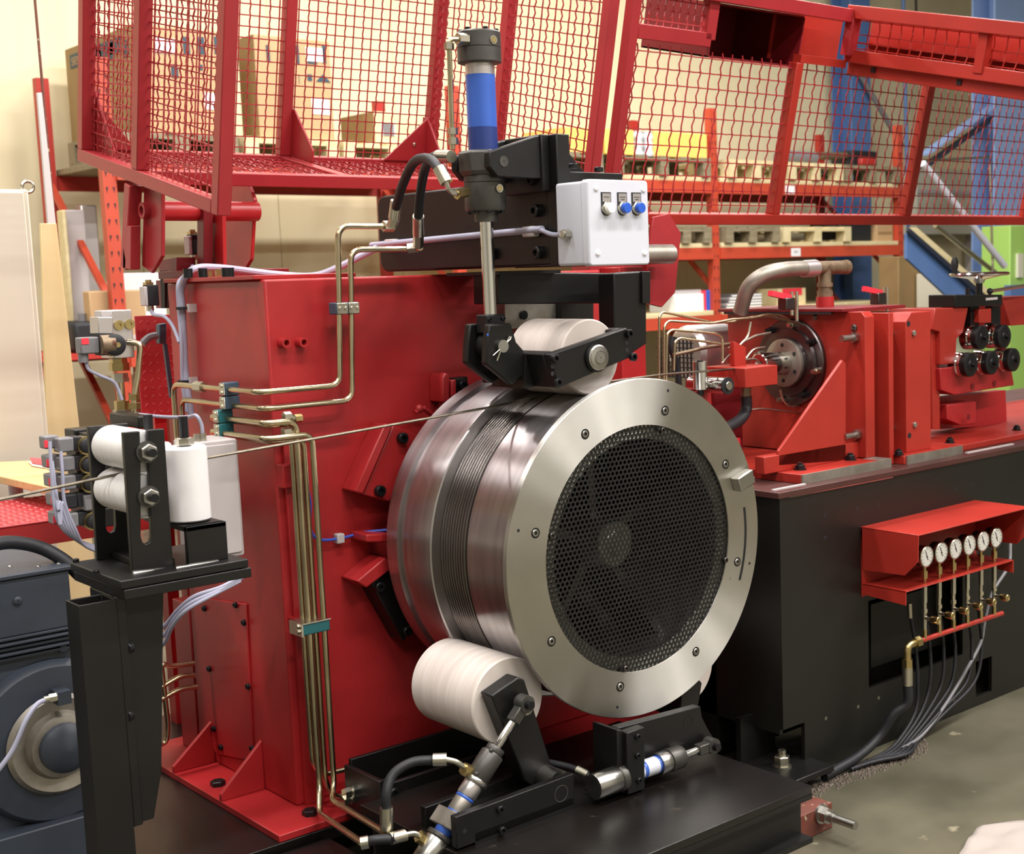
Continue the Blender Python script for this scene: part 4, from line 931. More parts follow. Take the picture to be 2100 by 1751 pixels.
M().cyl(q, V((p.x, q.y, q.z)), .026, 22).build('solenoid_coil', 'rusty', mf)
M().lathe((p.x, YM-.005, p.z), -EY, [(0, .028), (.004, .029), (.03, .029), (.034, .024), (.036, .008), (.034, .0)], 28).build('solenoid_knob', 'inkblack', mf)
M().lathe((p.x, YM-.006, p.z), -EY, [(0, .031), (.006, .031)], 28).build('knob_ring', 'brass', mf)
M().lathe((p.x+.004, YM-.040, p.z), -EY, [(0, .008), (.004, .007)], 14).build('knob_screw', 'brass', mf)
p = A(183, 708, Y=YM); M().box(p.x-.03, p.x+.02, YM-.02, YM+.02, p.z-.022, p.z+.022).build('plug_body', 'grey_plastic', mf, bevel=.004)
M().box(p.x+.02, p.x+.045, YM-.022, YM+.022, p.z-.028, p.z+.03).build('plug_socket', 'inkblack', mf, bevel=.002)
M().box(p.x-.027, p.x-.008, YM-.0215, YM-.018, p.z+.004, p.z+.02).build('lit_window', 'redglow', mf)
M().cyl((p.x-.018, YM, p.z-.022), (p.x-.018, YM, p.z-.044), .013, 12).build('plug_neck', 'grey_plastic', mf)
cable('grey cable hanging from the solenoid plug to the brass fittings', [A(177, 725, Y=YM), A(180, 755, Y=YM), A(205, 770, Y=YM), A(235, 785, Y=YM), A(250, 820, Y=YM)], .0045)
fx, f0, f1 = A(246, 780, Y=3.62).x, A(246, 735, Y=3.62).z, A(246, 860, Y=3.62).z
bf = thing('fitting_stack', 'stacked brass and zinc hex fittings under the silver manifold', 'fitting', (fx, 3.62, f1))
for k, (y0, y1, r, mt) in enumerate(((735, 748, .023, 'brass'), (744, 760, .027, 'brass'), (765, 783, .022, 'zinc'), (783, 825, .011, 'pipe'), (822, 840, .02, 'brass'), (840, 862, .024, 'zinc'))):
    M().cyl((fx, 3.62, A(246, y1, Y=3.62).z), (fx, 3.62, A(246, y0, Y=3.62).z), r, 6 if r > .015 else 12).build('nut' if r > .015 else 'pipe_run', mt, bf)
p = A(276, 830, Y=3.60)
t = pipe('return_pipe', 'pale bent pipe from the silver manifold to the brass fittings', [A(262, 702, Y=3.60), A(289, 704, Y=3.58), A(283, 770, Y=3.58), A(275, 812, Y=3.58), A(275, 850, Y=3.58)], .0085, .03, group=None)
M().hexa(A(275, 820, Y=3.58), A(275, 808, Y=3.58), .014).hexa(A(275, 838, Y=3.58), A(275, 826, Y=3.58), .017).build('nut', 'brass', t)
M().cyl(A(275, 870, Y=3.58), A(275, 845, Y=3.58), .012, 12).build('fitting', 'zinc', t)
# stack of directional valves
YV = 3.42
for k in range(5):
    yv = 912+k*38.5; xo = k*3.2
    p = A(171+xo, yv, Y=YV)
    t = thing('directional_valve', ('topmost', 'second', 'third', 'fourth', 'lowest')[k]+' solenoid valve of the stack behind the guide rollers', 'valve', (p.x, p.y, p.z), 'stack of solenoid valves')
    if k != 3:
        M().lathe(p-EY*.02, EY, [(0, .0215), (.05, .0215)], 24).build('solenoid_coil', 'rusty', t)
        M().lathe(p-EY*.020, -EY, [(0, .0235), (.006, .0235), (.006, .020)], 24).build('knob_ring', 'brass', t)
        M().lathe(p-EY*.022, -EY, [(0, .019), (.020, .019), (.024, .010), (.024, 0)], 24).build('solenoid_knob', 'inkblack', t)
    else: M().box(p.x-.02, p.x+.03, YV-.03, YV+.02, p.z-.02, p.z+.02).build('valve_head', 'grey_plastic', t, bevel=.003)
    q = A(124+xo*.8, yv, Y=YV)
    M().box(q.x-.012, q.x+.026, YV-.022, YV+.02, q.z-.018, q.z+.018).build('plug_body', 'grey_plastic' if k != 3 else 'inkblack', t, bevel=.004)
    M().box(q.x+.026, q.x+.05, YV-.02, YV+.03, q.z-.017, q.z+.017).build('plug_socket', 'inkblack', t, bevel=.002)
    q = A(97+xo*1.4, yv-6, Y=YV+.03)
    M().box(q.x-.014, q.x+.022, YV+.01, YV+.05, q.z-.016, q.z+.016).build('rear_plug', 'grey_plastic', t, bevel=.004)
    M().box(q.x-.0145, q.x-.005, YV+.008, YV+.012, q.z-.012, q.z+.006).build('lit_window', 'redglow', t)
    M().box(p.x+.02, p.x+.12, YV, YV+.09, p.z-.024, p.z+.024).build('valve_body', 'black', t, bevel=.003)
p = A(195, 885, Y=YV); t = thing('valve_subplate', 'black subplate block behind the stack of solenoid valves', 'block', A(195, 1080, Y=YV+.1))
M().box(p.x-.02, p.x+.12, YV+.09, YV+.16, A(195, 1085, Y=YV).z, p.z).build('block_body', 'black', t, bevel=.003)
M().box(p.x+.10, p.x+.14, YV-.03, YV+.16, p.z, p.z+.03).build('top_block', 'black', t, bevel=.003)
for k in range(6):
    x0 = 104+k*4.5; y0 = (905, 945, 985, 1020, 1050, 925)[k]
    cable('grey plug cable drooping from the valve stack, %s of the bundle' % ('first', 'second', 'third', 'fourth', 'fifth', 'sixth')[k], [A(x0-2, y0, Y=YV-.03), A(x0+2, max(y0+25, 975), Y=YV-.035), A(x0+6, 1030, Y=YV-.03), A(x0+18+k*2, 1075+k*2, Y=YV-.02), A(x0+48, 1104+k*3, Y=YV+.0), A(x0+95, 1122+k*3, Y=YV+.03)], .0042, group='plug cables of the valve stack')
for k in range(3):
    cable('grey cable bending down under the stand plate, %s of three' % ('upper', 'middle', 'lower')[k], [A(505-k*6, 1175+k*8, Y=3.3), A(455-k*8, 1203+k*8, Y=3.3), A(400-k*8, 1222+k*14, Y=3.33), A(365-k*5, 1250+k*16, Y=3.38), A(335, 1285+k*18, Y=3.45), A(300, 1300+k*20, Y=3.5)], .0052, group='cables under the stand plate')
# black hose on the motor box, and the drive
YD = 3.35
mo = thing('drive_motor', 'blue grey drive motor and gearbox with ribs at the lower left', 'motor', A(60, 1640, Y=3.5))
a, b = A(-60, 1182, Y=YD), A(148, 1250, Y=YD)
zt3, zb3 = A(60, 1182, Y=YD).z, A(60, 1345, Y=YD).z
M().box(a.x-.3, b.x, YD, YD+.42, zt3-.14, zt3).build('terminal_box', 'motorblue', mo, bevel=.004)
M().box(a.x-.3, b.x+.006, YD-.006, YD+.43, zt3, zt3+.012).build('terminal_lid', 'motorblue', mo, bevel=.003)
for k in range(5): M().box(a.x-.3, b.x-.004, YD-.006-(k % 2)*.006, YD+.4, zb3+.012*k, zb3+.012*k+.006).build('rib', 'motorblue', mo, bevel=.001)
M().box(a.x-.3, b.x-.006, YD+.01, YD+.4, .3, zt3-.13).build('gear_housing', 'motorblue', mo, bevel=.006)
for x, y in ((36, 1232), (130, 1330)): bolt(mo, A(x, y, Y=YD), -EY, .011, 'dome', 'motorblue')
for x in (20, 78, 120): bolt(mo, A(x, 1162+(-6 if x > 100 else 0), Z=zt3+.012), EZ, .006, 'dome', 'steel')
c = A(122, 1525, Y=YD-.03)
M().lathe((c.x, YD+.3, c.z), -EY, [(0, .165), (.25, .20), (.29, .205), (.31, .20), (.32, .19), (.325, .125)], 64).build('end_shield', 'motorblue', mo)
M().lathe((c.x, YD-.03, c.z), -EY, [(0, .125), (.012, .115), (.006, .085), (.03, .075), (.034, .06)], 48).build('corroded_collar', 'wornsteel', mo)
M().lathe((c.x, YD-.05, c.z), -EY, [(0, .062), (.03, .06), (.045, .04), (.05, 0)], 40).build('shaft_cover', 'motorblue', mo)
M().box(c.x-.33, c.x+.1, YD-.05, YD+.5, .121, c.z-.19).build('motor_foot', 'motorblue', mo, bevel=.004)
cable('light grey cable looping to the front of the drive motor', [A(-20, 1600, Y=YD-.08), A(25, 1540, Y=YD-.09), A(52, 1480, Y=YD-.09), A(75, 1445, Y=YD-.08), A(98, 1433, Y=YD-.07)], .006)
mx = A(100, 1433, Y=YD-.07); t = thing('cable_gland', 'silver gland where the light cable enters the motor', 'gland', mx); M().hexa(mx, mx+EX*.02, .011).cyl(mx-EX*.012, mx, .009, 12).build('gland_nut', 'zinc', t); M().box(mx.x+.018, mx.x+.05, mx.y-.01, mx.y+.04, mx.z-.02, mx.z+.012).build('gland_socket', 'motorblue', t)
hose('black_hose', 'thick black hose lying across the motor terminal box', [A(-40, 1122, Y=YD+.06), A(20, 1112, Y=YD+.08), A(80, 1122, Y=YD+.08), A(130, 1148, Y=YD+.05), A(165, 1180, Y=YD+.02)], .017)
# tread plates
def tread(nm, lab, o, u, v, lu, lv, cat='tread plate'):
    t = thing(nm, lab, cat, o); o, u, v = V(o), V(u).normalized(), V(v).normalized(); n = u.cross(v)
    M().obox(o-n*.006, u*lu, v*lv, n*.006).build('sheet', 'crimson_tread', t, bevel=.002)
    m = M(); i = 0; a = .018
    while a < lu-.01:
        b = .015; j = 0
        while b < lv-.01:
            d = (u+v*1.2).normalized() if (i+j) % 2 else (u*-1+v*1.2).normalized(); c = o+u*a+v*b; e = d.cross(n)
            m.add([c-d*.012, c+e*.0045+n*.001, c+d*.012, c-e*.0045+n*.001, c+n*.0045], [(0, 1, 4), (1, 2, 4), (2, 3, 4), (3, 0, 4)]); b += .027; j += 1
        a += .024; i += 1
    mm = m.build('tread_lug', 'crimson_tread', t, smooth=False); mm['kind'] = 'stuff'; return t
zt4 = A(60, 1072, Y=3.95).z
t = tread('tread_walkway', 'flat red tread plate walkway behind the motor', (A(-80, 1072, Y=3.95).x, 3.95, zt4), EX, EY, 1.0, .5)
M().box(A(-80, 1072, Y=3.95).x, A(-80, 1072, Y=3.95).x+1.0, 3.95, 4.45, zt4-.07, zt4-.007).build('walkway_frame', 'red', t)
M().box(.35, .41, 4.0, 4.4, 0, zt4-.07).build('walkway_leg', 'red', t)
M().box(1.1, 1.16, 4.0, 4.4, 0, zt4-.07).build('walkway_leg', 'red', t)
q0, q1 = A(276, 648, Y=4.35), A(352, 852, Y=4.35)
t = tread('tread_screen', 'upright red tread plate panel left of the column', (q0.x, 4.35, q1.z), EX, EZ, q1.x-q0.x+.1, q0.z-q1.z)
M().box(q0.x+.05, q0.x+.09, 4.37, 4.42, 0, q0.z-.02).build('screen_leg', 'red', t)
M().box(q1.x+.02, q1.x+.06, 4.37, 4.42, 0, q0.z-.02).build('screen_leg', 'red', t)
t = thing('panel_latch', 'grey strap latch on the red tread plate panel', 'latch', A(335, 680, Y=4.2))
M().tube(spline([A(292, 705, Y=4.2), A(305, 692, Y=4.2), A(322, 688, Y=4.2)], 4), .012, 8).build('latch_strap', 'grey_plastic', t)
M().prism([A(x, y, Y=4.2) for x, y in ((327, 665), (342, 662), (342, 705), (328, 705))], EY*.03).build('latch_body', 'clampblue', t, bevel=.003); M().bar(A(338, 705, Y=4.21), A(352, 815, Y=4.21), .012, .012, EY).build('latch_rod', 'clampblue', t)
# rear pipes seen between stand and column
for lab, pts in (('lower brass pipe loop between the stand and the column', ((398, 1360), (350, 1366), (330, 1360), (345, 1490), (340, 1530), (300, 1515))), ('middle brass pipe between the stand and the column', ((400, 1385), (372, 1385), (320, 1415))), ('third brass pipe between the stand and the column', ((405, 1408), (370, 1412), (320, 1440)))):
    pipe('floor_pipe', lab, [A(x, y, Y=3.85) for x, y in pts], .008, .03, group='pipes behind the stand')
# cabinet, boards and bench far left
cy = 5.0
p = A(68, 388, Y=cy); 
cbn = thing('electrical_cabinet', 'tall cream sheet steel cabinet at the left edge', 'cabinet', (p.x-.6, cy+.2, 0))
xe = A(88, 700, Y=cy).x
M().box(xe-1.2, xe, cy+.02, cy+.5, 0, p.z).build('cabinet_body', 'cream', cbn, bevel=.006)
M().box(xe-1.2, xe-.022, cy, cy+.019, .05, p.z-.01).build('cabinet_door', 'cream', cbn, bevel=.004)
ey_ = A(55, 373, Y=cy+.2); M().lathe((ey_.x, ey_.y, p.z+.022), EY, [(-.006+.006*math.cos(k*math.pi/4), .020+.006*math.sin(k*math.pi/4)) for k in range(8)], 28, close=True).build('eye_bolt', 'zinc', cbn)
for lab, pts, yy, mt in (('tall plywood board leaning beside the cream cabinet', ((84, 458), (116, 458), (178, 1010), (100, 1010)), 5.45, 'plywood'), ('narrow grey strip leaning behind the plywood board', ((77, 190), (86, 190), (116, 470), (100, 470)), 5.9, 'boxgrey')):
    t = thing('leaning_board', lab, 'board', A(130, 1010, Y=yy)); Q = [A(x, y, Y=yy) for x, y in pts]; k2, k3 = Q[1].z/(Q[1].z-Q[2].z), Q[0].z/(Q[0].z-Q[3].z); M().prism([Q[0], Q[1], Q[1]+(Q[2]-Q[1])*k2, Q[0]+(Q[3]-Q[0])*k3], EY*.02).build('board_sheet', mt, t, bevel=.002)
t = thing('copper_rod', 'thin reddish rod leaning up the cream wall', 'rod', A(140, 700, Y=6.2)); ra_, rb_ = A(140, 780, Y=6.2), A(68, -40, Y=6.2); M().cyl(rb_+(ra_-rb_)*(rb_.z/(rb_.z-ra_.z)), rb_, .006, 8).build('rod_body', 'rustblock', t)
bn = thing('work_bench', 'small wooden bench with a white leg beside the cabinet', 'bench', A(50, 1100, Y=4.3))
z5 = A(60, 950, Y=4.75).z
t0, t1, t2, t3 = A(-60, 950, Z=z5), A(65, 946, Z=z5), A(125, 968, Z=z5), A(100, 1004, Z=z5)
M().prism([A(x, y, Z=z5) for x, y in ((-80, 950), (70, 944), (140, 990), (105, 1000), (-80, 958))], EZ*-.025).build('bench_top', 'wood', bn, bevel=.003)
p = A(32, 1000, Y=4.55); M().cyl((p.x, 4.55, 0), (p.x, 4.55, z5-.025), .022, 20).build('bench_leg', 'boxwhite', bn)
M().cyl((p.x-.5, 4.7, 0), (p.x-.5, 4.7, z5-.025), .022, 20).build('bench_leg', 'boxwhite', bn)
t = thing('folded_paper', 'red and white papers on the wooden bench', 'paper', A(80, 950, Z=z5)); M().prism([A(x, y, Z=z5+.002) for x, y in ((58, 948), (100, 955), (104, 962), (66, 956))], EZ*.004).build('white_sheet', 'paper', t); M().prism([A(x, y, Z=z5+.008) for x, y in ((62, 940), (98, 944), (104, 956), (66, 950))], EZ*.004).build('red_sheet', 'redglow', t)
# ================================================================== RIGHT MACHINE BED
YBD = 2.715; ZBD = .925
def grid_plate(m, x0, x1, z0, z1, holes, y, th):
    xs = sorted({x0, x1, *[min(max(h[k], x0), x1) for h in holes for k in (0, 1)]}); zs = sorted({z0, z1, *[min(max(h[k], z0), z1) for h in holes for k in (2, 3)]})
    for i in range(len(xs)-1):
        for j in range(len(zs)-1):
            cx, cz = (xs[i]+xs[i+1])/2, (zs[j]+zs[j+1])/2
            if any(h[0] < cx < h[1] and h[2] < cz < h[3] for h in holes): continue
            m.box(xs[i], xs[i+1], y, y+th, zs[j], zs[j+1])
    return m
bd = thing('machine_bed', 'long black steel machine bed at the right', 'machine', (4.5, 3.2, 0))
q = A(1782, 1411, Y=YBD); q2 = A(1974, 1343, Y=YBD); n1 = A(1650, 1481, Y=YBD); o1 = A(2001, 1430, Y=YBD); o2 = A(2034, 1345, Y=YBD)
op = (q.x, q2.x, q.z, A(1782, 1232, Y=YBD).z)
grid_plate(M(), 3.06, 9.2, .0, ZBD-.02, [op, (3.0, n1.x, -.1, n1.z), (o1.x, o2.x, o1.z, o2.z), (4.9, 5.1, .08, .25)], YBD, .014).build('front_plate', 'bedblack', bd, smooth=False)
M().box(3.06, 3.074, YBD+.014, 3.95, .16, ZBD-.02).build('end_plate', 'bedblack', bd)
M().box(3.05, 9.2, YBD-.006, 3.95, ZBD-.02, ZBD).build('top_plate', 'bedtop', bd, bevel=.002)
M().box(3.06, 9.2, 3.0, 3.9, .03, ZBD-.03).build('core', 'bedblack', bd)
pxprism(((1786, 1240), (1990, 1180), (1990, 1300), (1786, 1370)), .006, Y=2.80).build('inner_sheet', 'bedblack', bd)
M().tube([A(1618, 1019, Y=YBD-.002), A(1830, 978, Y=YBD-.002)], .003, 6).build('weld_bead', 'steel', bd)
for xg in (3.07, 4.1): M().box(xg, xg+(.15 if xg < 4 else .3), 2.745, 2.757, ZBD, ZBD+.004).build('guide_strip', 'boxgrey', bd)
for x, y in ((1692, 1057), (1758, 1042), (1801, 1034), (1692, 1102), (1959, 1003), (1994, 995), (1694, 1473), (1760, 1449), (1802, 1431), (1957, 1437)):
    bolt(bd, A(x, y, Y=YBD), -EY, .0062, 'hole', 'steel' if y > 1400 else 'inkblack', 'bolt_hole')
fz = .055
M().box(2.99, 3.19, 2.62, 2.86, fz-.02, fz).build('foot_plate', 'black', bd, bevel=.003); M().box(3.0, 3.16, 2.84, 2.86, fz, .20).build('foot_angle', 'black', bd)
fp = A(1604, 1572, Z=fz)
M().lathe(fp, EZ, [(0, .03), (.006, .03)], 24).lathe(fp+EZ*.006, EZ, [(0, .025), (.028, .025), (.03, .022)], 6).cyl(fp+EZ*.03, fp+EZ*.055, .013, 14).cyl(fp-EZ*.05, fp, .013, 14).build('foot_nut', 'zinc', bd)
# dust pile and rag on the floor
dp = M(); random.seed(3)
for k in range(700):
    t = random.random(); p = A(1640+t*260, 1628-t*95+random.gauss(0, 9), Z=0); s = random.uniform(.002, .0055)
    if p.y > YBD-.005: p.y = YBD-.01-random.random()*.05
    dp.add([p+V((-s, -s, 0)), p+V((s, -s, 0)), p+V((0, s, 0)), p+V((0, 0, s*1.2))], [(0, 1, 3), (1, 2, 3), (2, 0, 3), (0, 2, 1)])
tag(dp.build('metal_dust', 'dust', smooth=False), 'grey brown swarf and dust along the foot of the bed', 'dust', kind='stuff')
rgm = M(); N = 14; random.seed(5)
c0_, c1_, c2_, c3_ = A(2012, 1690, Z=.006), A(2160, 1680, Z=.006), A(2200, 1800, Z=.006), A(1960, 1765, Z=.006)
for j in range(N+1):
    for i in range(N+1):
        u, v = i/N, j/N; p = (c0_*(1-u)+c1_*u)*(1-v)+(c3_*(1-u)+c2_*u)*v
        rgm.v.append((p.x, p.y, .004+.010*abs(math.sin(u*7+v*3))*(1-abs(2*v-1)**3)+.006*math.sin(u*3+v*9)**2))
for j in range(N):
    for i in range(N): rgm.f.append((j*(N+1)+i, j*(N+1)+i+1, (j+1)*(N+1)+i+1, (j+1)*(N+1)+i))
ro = tag(rgm.build('cloth_rag', 'rag', ang=80), 'pale crumpled cloth lying on the concrete at the right edge', 'cloth'); sd = ro.modifiers.new('thickness', 'SOLIDIFY'); sd.thickness = .002
# ------------------------------------------------ gauge panel
gp = thing('gauge_panel', 'red sheet metal hood and shelf holding six pressure gauges', 'panel', (3.78, 2.6, .5))
hz_ = .761; hx0, hx1, hy0 = 3.451, 4.10, 2.491
M().box(hx0, hx1, hy0, YBD, hz_-.004, hz_).build('hood_top', 'orangered', gp, bevel=.001)
for X in (hx0, hx1-.004):
    pts = [A(x, y, X=hx0)+V((X-hx0, 0, 0)) for x, y in ((1765, 1081), (1883, 1099), (1882, 1153), (1855, 1180), (1768, 1168))]
    M().prism(pts, EX*.004).build('hood_side', 'orangered', gp)
M().box(hx0, hx1, YBD-.006, YBD-.001, .53, hz_-.004).build('hood_back', 'orangered', gp)
sp = A(1861, 1212, X=hx0+.01); ys, zs = sp.y, sp.z
M().box(hx0+.0, hx1-.03, ys, YBD-.006, zs-.004, zs).build('shelf', 'orangered', gp, bevel=.001)
M().prism([(hx0, YBD-.006, zs), (hx0, ys, zs), (hx0, ys, zs-.045), (hx0, YBD-.006, zs-.035)], EX*.004).build('shelf_end', 'orangered', gp)
M().prism([(hx1-.034, YBD-.006, zs), (hx1-.034, ys, zs), (hx1-.034, ys, zs-.045), (hx1-.034, YBD-.006, zs-.035)], EX*.004).build('shelf_end', 'orangered', gp)
for k in range(6): bolt(gp, (hx0+.09+k*.087, ys, zs-.002), -EY, .0018, 'hole', 'inkblack', 'slot')
YGG = ys+.035
ga0 = A(1896, 1139, Y=YGG); ga5 = A(2039, 1103, Y=YGG)
sx = (ga5.x-ga0.x)/5; gz = (ga0.z+ga5.z)/2
names = ('first', 'second', 'third', 'fourth', 'fifth', 'sixth')
g0 = thing('pressure_gauge', 'x', 'gauge', (ga0.x, YGG, zs), 'row of pressure gauges')
RG_ = .0355
c = V((ga0.x, YGG, gz))
M().lathe(c+EY*.022, -EY, [(0, .0), (0, RG_-.002), (.02, RG_-.001)], 32).build('gauge_case', 'inkblack', g0)
M().lathe(c, -EY, [(0, RG_), (.010, RG_), (.012, RG_-.003), (.009, RG_-.0045)], 32).build('bezel', 'zinc', g0)
dl = M().lathe(c, -EY, [(.004, RG_-.006), (.0094, RG_-.0045)], 32).build('dial_face', 'dial', g0)
M().bar(c+V((-.008, -.0102, .019)), c+V((.005, -.0102, -.012)), .0012, .0026, EY).cyl(c-EY*.0092, c-EY*.0112, .003, 10).build('needle', 'inkblack', dl)
m = M()
for k in range(11):
    th = math.radians(225-27*k); d = V((math.cos(th), 0, math.sin(th))); m.bar(c+d*.0225-EY*.0098, c+d*.0275-EY*.0098, .001, .0014, EY)
m.build('scale_mark', 'inkblack', dl)
M().cyl(c-EZ*RG_*.95, V((c.x, c.y, zs)), .0055, 10).hexa(V((c.x, c.y, zs+.012)), V((c.x, c.y, zs+.038)), .0115).build('gauge_stem', 'brass', g0)
v0 = thing('needle_valve', 'x', 'valve', (ga0.x, YGG, .40), 'valves under the pressure gauges')
zz = [A(1896, y, Y=YGG).z for y in (1215, 1235, 1262, 1290, 1312)]
M().hexa(V((c.x, c.y, zz[1])), V((c.x, c.y, zs-.006)), .0095).cyl(V((c.x, c.y, zz[3])), V((c.x, c.y, zs-.006)), .0065, 10).hexa(V((c.x, c.y, zz[2]+.01)), V((c.x, c.y, zz[2]+.022)), .0105).build('valve_body', 'zinc', v0)
kz = zz[2]-.008; sx_ = V((c.x, c.y, kz))
M().cyl(sx_, sx_-EY*.03, .006, 10).build('valve_neck', 'zinc', v0)
M().lathe(sx_-EY*.028, -EY, [(0, .011), (.003, .0125), (.026, .0125), (.028, .010), (.024, .004)], 16).build('valve_knob', 'brass', v0)
M().hexa(V((c.x, c.y, zz[4]-.004)), V((c.x, c.y, zz[3])), .0085).build('lower_nut', 'brass', v0)
def copy_deep(root, dx, label):
    r = root.copy(); COL.objects.link(r); r.location = V(root.location)+V((dx, 0, 0)); r['label'] = label
    for ch in list(root.children):
        c_ = ch.copy(); COL.objects.link(c_); c_.parent = r
        for g_ in list(ch.children):
            d_ = g_.copy(); COL.objects.link(d_); d_.parent = c_
    return r
for k in range(6):
    la = names[k]+' round white pressure gauge from the left under the red hood'; lb = names[k]+' brass needle valve from the left below the gauge shelf'
    if k == 0: g0['label'] = la; v0['label'] = lb
    else: copy_deep(g0, sx*k, la); copy_deep(v0, sx*k, lb)
zm = A(1873, 1319, Y=YGG).z
mp = thing('manifold_pipe', 'thin red manifold pipe below the gauge valves with a brass elbow', 'pipe', (ga0.x, YGG, zm))
M().cyl((ga0.x-.03, YGG, zm), (ga0.x+sx*5+.05, YGG, zm), .0085, 16).build('pipe_run', 'orangered', mp)
for k in range(6): M().cyl((ga0.x+sx*k, YGG, zm), (ga0.x+sx*k, YGG, zz[4]), .007, 12).build('branch', 'red', mp)
ex = ga0.x-.03
M().hexa((ex, YGG, zm), (ex-.025, YGG, zm), .0185).build('nut', 'brass', mp)
M().tube(smooth_path([(ex-.02, YGG, zm), (ex-.065, YGG, zm), (ex-.065, YGG, zm-.06)], .03), .0125, 14).build('elbow', 'brass', mp)
M().hexa((ex-.065, YGG, zm-.045), (ex-.065, YGG, zm-.072), .0185).build('nut', 'brass', mp)
hz0 = zm-.072
hx_ = ex-.065
hose('supply_hose', 'thick black hose dropping from the brass elbow to the floor', [(hx_, YGG, hz0-.05), (hx_-.002, YGG, hz0-.12), A(1832, 1465, Y=YGG+.03), A(1802, 1512, Y=YGG+.06), A(1758, 1552, Y=YGG+.07), A(1690, 1592, Z=.02)], .0155, (((hx_, YGG, hz0), (hx_, YGG, hz0-.06)),), fr=.0175)
for k, (xt, yt, xb) in enumerate(((1866, 1255, 1862), (1896, 1250, 1868), (1925, 1240, 1874), (1950, 1260, 1880), (1985, 1250, 1888), (2006, 1240, 1894))):
    p = A(xt, yt, Y=2.66)
    t = hose('thin_hose', names[k]+' thin black hose from the left behind the red manifold pipe', [p, A(xt+12-k, 1330, Y=2.655), A(xt+16-k*5, 1400, Y=2.65), A(xb+15+k*6, 1460, Y=2.645), A(1845+k*8, 1515, Y=2.64), A(1812+k*10, 1545, Z=.02), A(1745+k*8, 1578-k*3, Z=.012)], .0062, (((p.x-.002, p.y, p.z+.03), (p.x+.001, p.y, p.z-.02)),) if k < 3 else (), fr=.008, group='thin hoses below the gauges')
hose('thin_hose', 'light grey tube curving from behind the gauge shelf to the floor', [A(2072, 1115, Y=2.70), A(2068, 1160, Y=2.68), A(2035, 1215, Y=2.66), A(2020, 1270, Y=2.66), A(2010, 1320, Y=2.655), A(1975, 1385, Y=2.65), A(1935, 1450, Y=2.645), A(1890, 1508, Y=2.64), A(1850, 1535, Z=.02)], .0062, mat_='grey_plastic', group='thin hoses below the gauges')

# ------------------------------------------------ die housing on the bed
Z0 = ZBD
XE = 3.63
dh = thing('die_housing', 'red die housing with a steel flange and gusset on the bed', 'machine', (3.6, 3.1, Z0))
M().box(3.22, 3.615, 2.765, 3.5, Z0, Z0+.03).build('base_plate', 'orangered', dh, bevel=.002); M().box(3.22, 3.62, 2.758, 2.765, Z0, Z0+.03).build('base_edge', 'wornsteel', dh)
ep_ = [(2.83, Z0+.03), (2.83, 1.43), (2.845, 1.447), (3.46, 1.447), (3.46, Z0+.03)]
M().prism([(XE, y, z) for y, z in ep_], EX*.05).build('end_plate', 'orangered', dh, bevel=.002)
M().box(XE-.02, XE+.05, 2.762, 2.832, Z0, Z0+.03).build('plate_foot', 'wornsteel', dh)
M().box(XE+.05, 3.80, 2.95, 3.46, Z0, 1.44).build('tank', 'orangered', dh, bevel=.003)
M().box(XE+.09, XE+.115, 2.80, 2.95, Z0, 1.44).build('rib', 'orangered', dh, bevel=.002)
M().box(XE-.03, 3.95, 2.90, 3.48, 1.447, 1.459).build('lid', 'darkred', dh, bevel=.002); M().box(XE-.015, 3.6, 2.95, 3.45, 1.44, 1.447).build('lid_gasket', 'inkblack', dh)
pxprism(((1597, 925), (1728, 738), (1735, 745), (1735, 945), (1597, 955)), .012, Y=2.86).build('gusset', 'orangered', dh, bevel=.002)
M().box(A(1500, 905, Y=3.0).x, XE, 2.86, 2.90, Z0+.03, Z0+.085).build('lower_rail', 'orangered', dh, bevel=.002)
for x, y in ((1641, 955), (1744, 935)): bolt(dh, A(x, y+8, Z=Z0+.03), EZ, .017, 'hex', 'blacksteel')
for x, y in ((1752, 672), (1755, 912)): bolt(dh, A(x, y, X=XE), -EX, .012, 'dome', 'darksteel')
for x, y in ((1740, 692), (1745, 891)): p = A(x+15, y, X=XE); M().cyl(p, p-EX*.075, .011, 14).hexa(p, p-EX*.02, .018).build('stud', 'steel', dh)
FC = A(1626, 742, X=XE)
M().lathe(FC, -EX, [(0, .152), (.014, .152), (.018, .148), (.018, .122), (.03, .118), (.032, .09), (.040, .088)], 56).build('flange', 'darksteel', dh)
M().lathe(FC, -EX, [(.040, .084), (.052, .084), (.054, .08), (.054, .04)], 48).build('flange_cap', 'wornsteel', dh)
M().lathe(FC, -EX, [(.04, .041), (.175, .041), (.178, .037), (.178, .018), (.15, .017)], 36).build('die_tube', 'polished', dh)
for k in range(6):
    th = k*math.pi/3+.5; d = V((0, math.cos(th), math.sin(th))); bolt(dh, FC+d*.062-EX*.054, -EX, .0075, 'hole', 'inkblack', 'screw_hole')
for k in range(8):
    th = k*math.pi/4+.2; d = V((0, math.cos(th), math.sin(th))); p = FC+d*.134-EX*.018; M().hexa(p, p-EX*.02, .012).cyl(p-EX*.02, p-EX*.035, .008, 10).build('port_fitting', 'blacksteel' if k % 2 else 'zinc', dh)
bolt(dh, A(1672, 650, X=XE), -EX, .010, 'dome', 'darksteel'); bolt(dh, A(1594, 650, X=XE), -EX, .010, 'dome', 'darksteel')
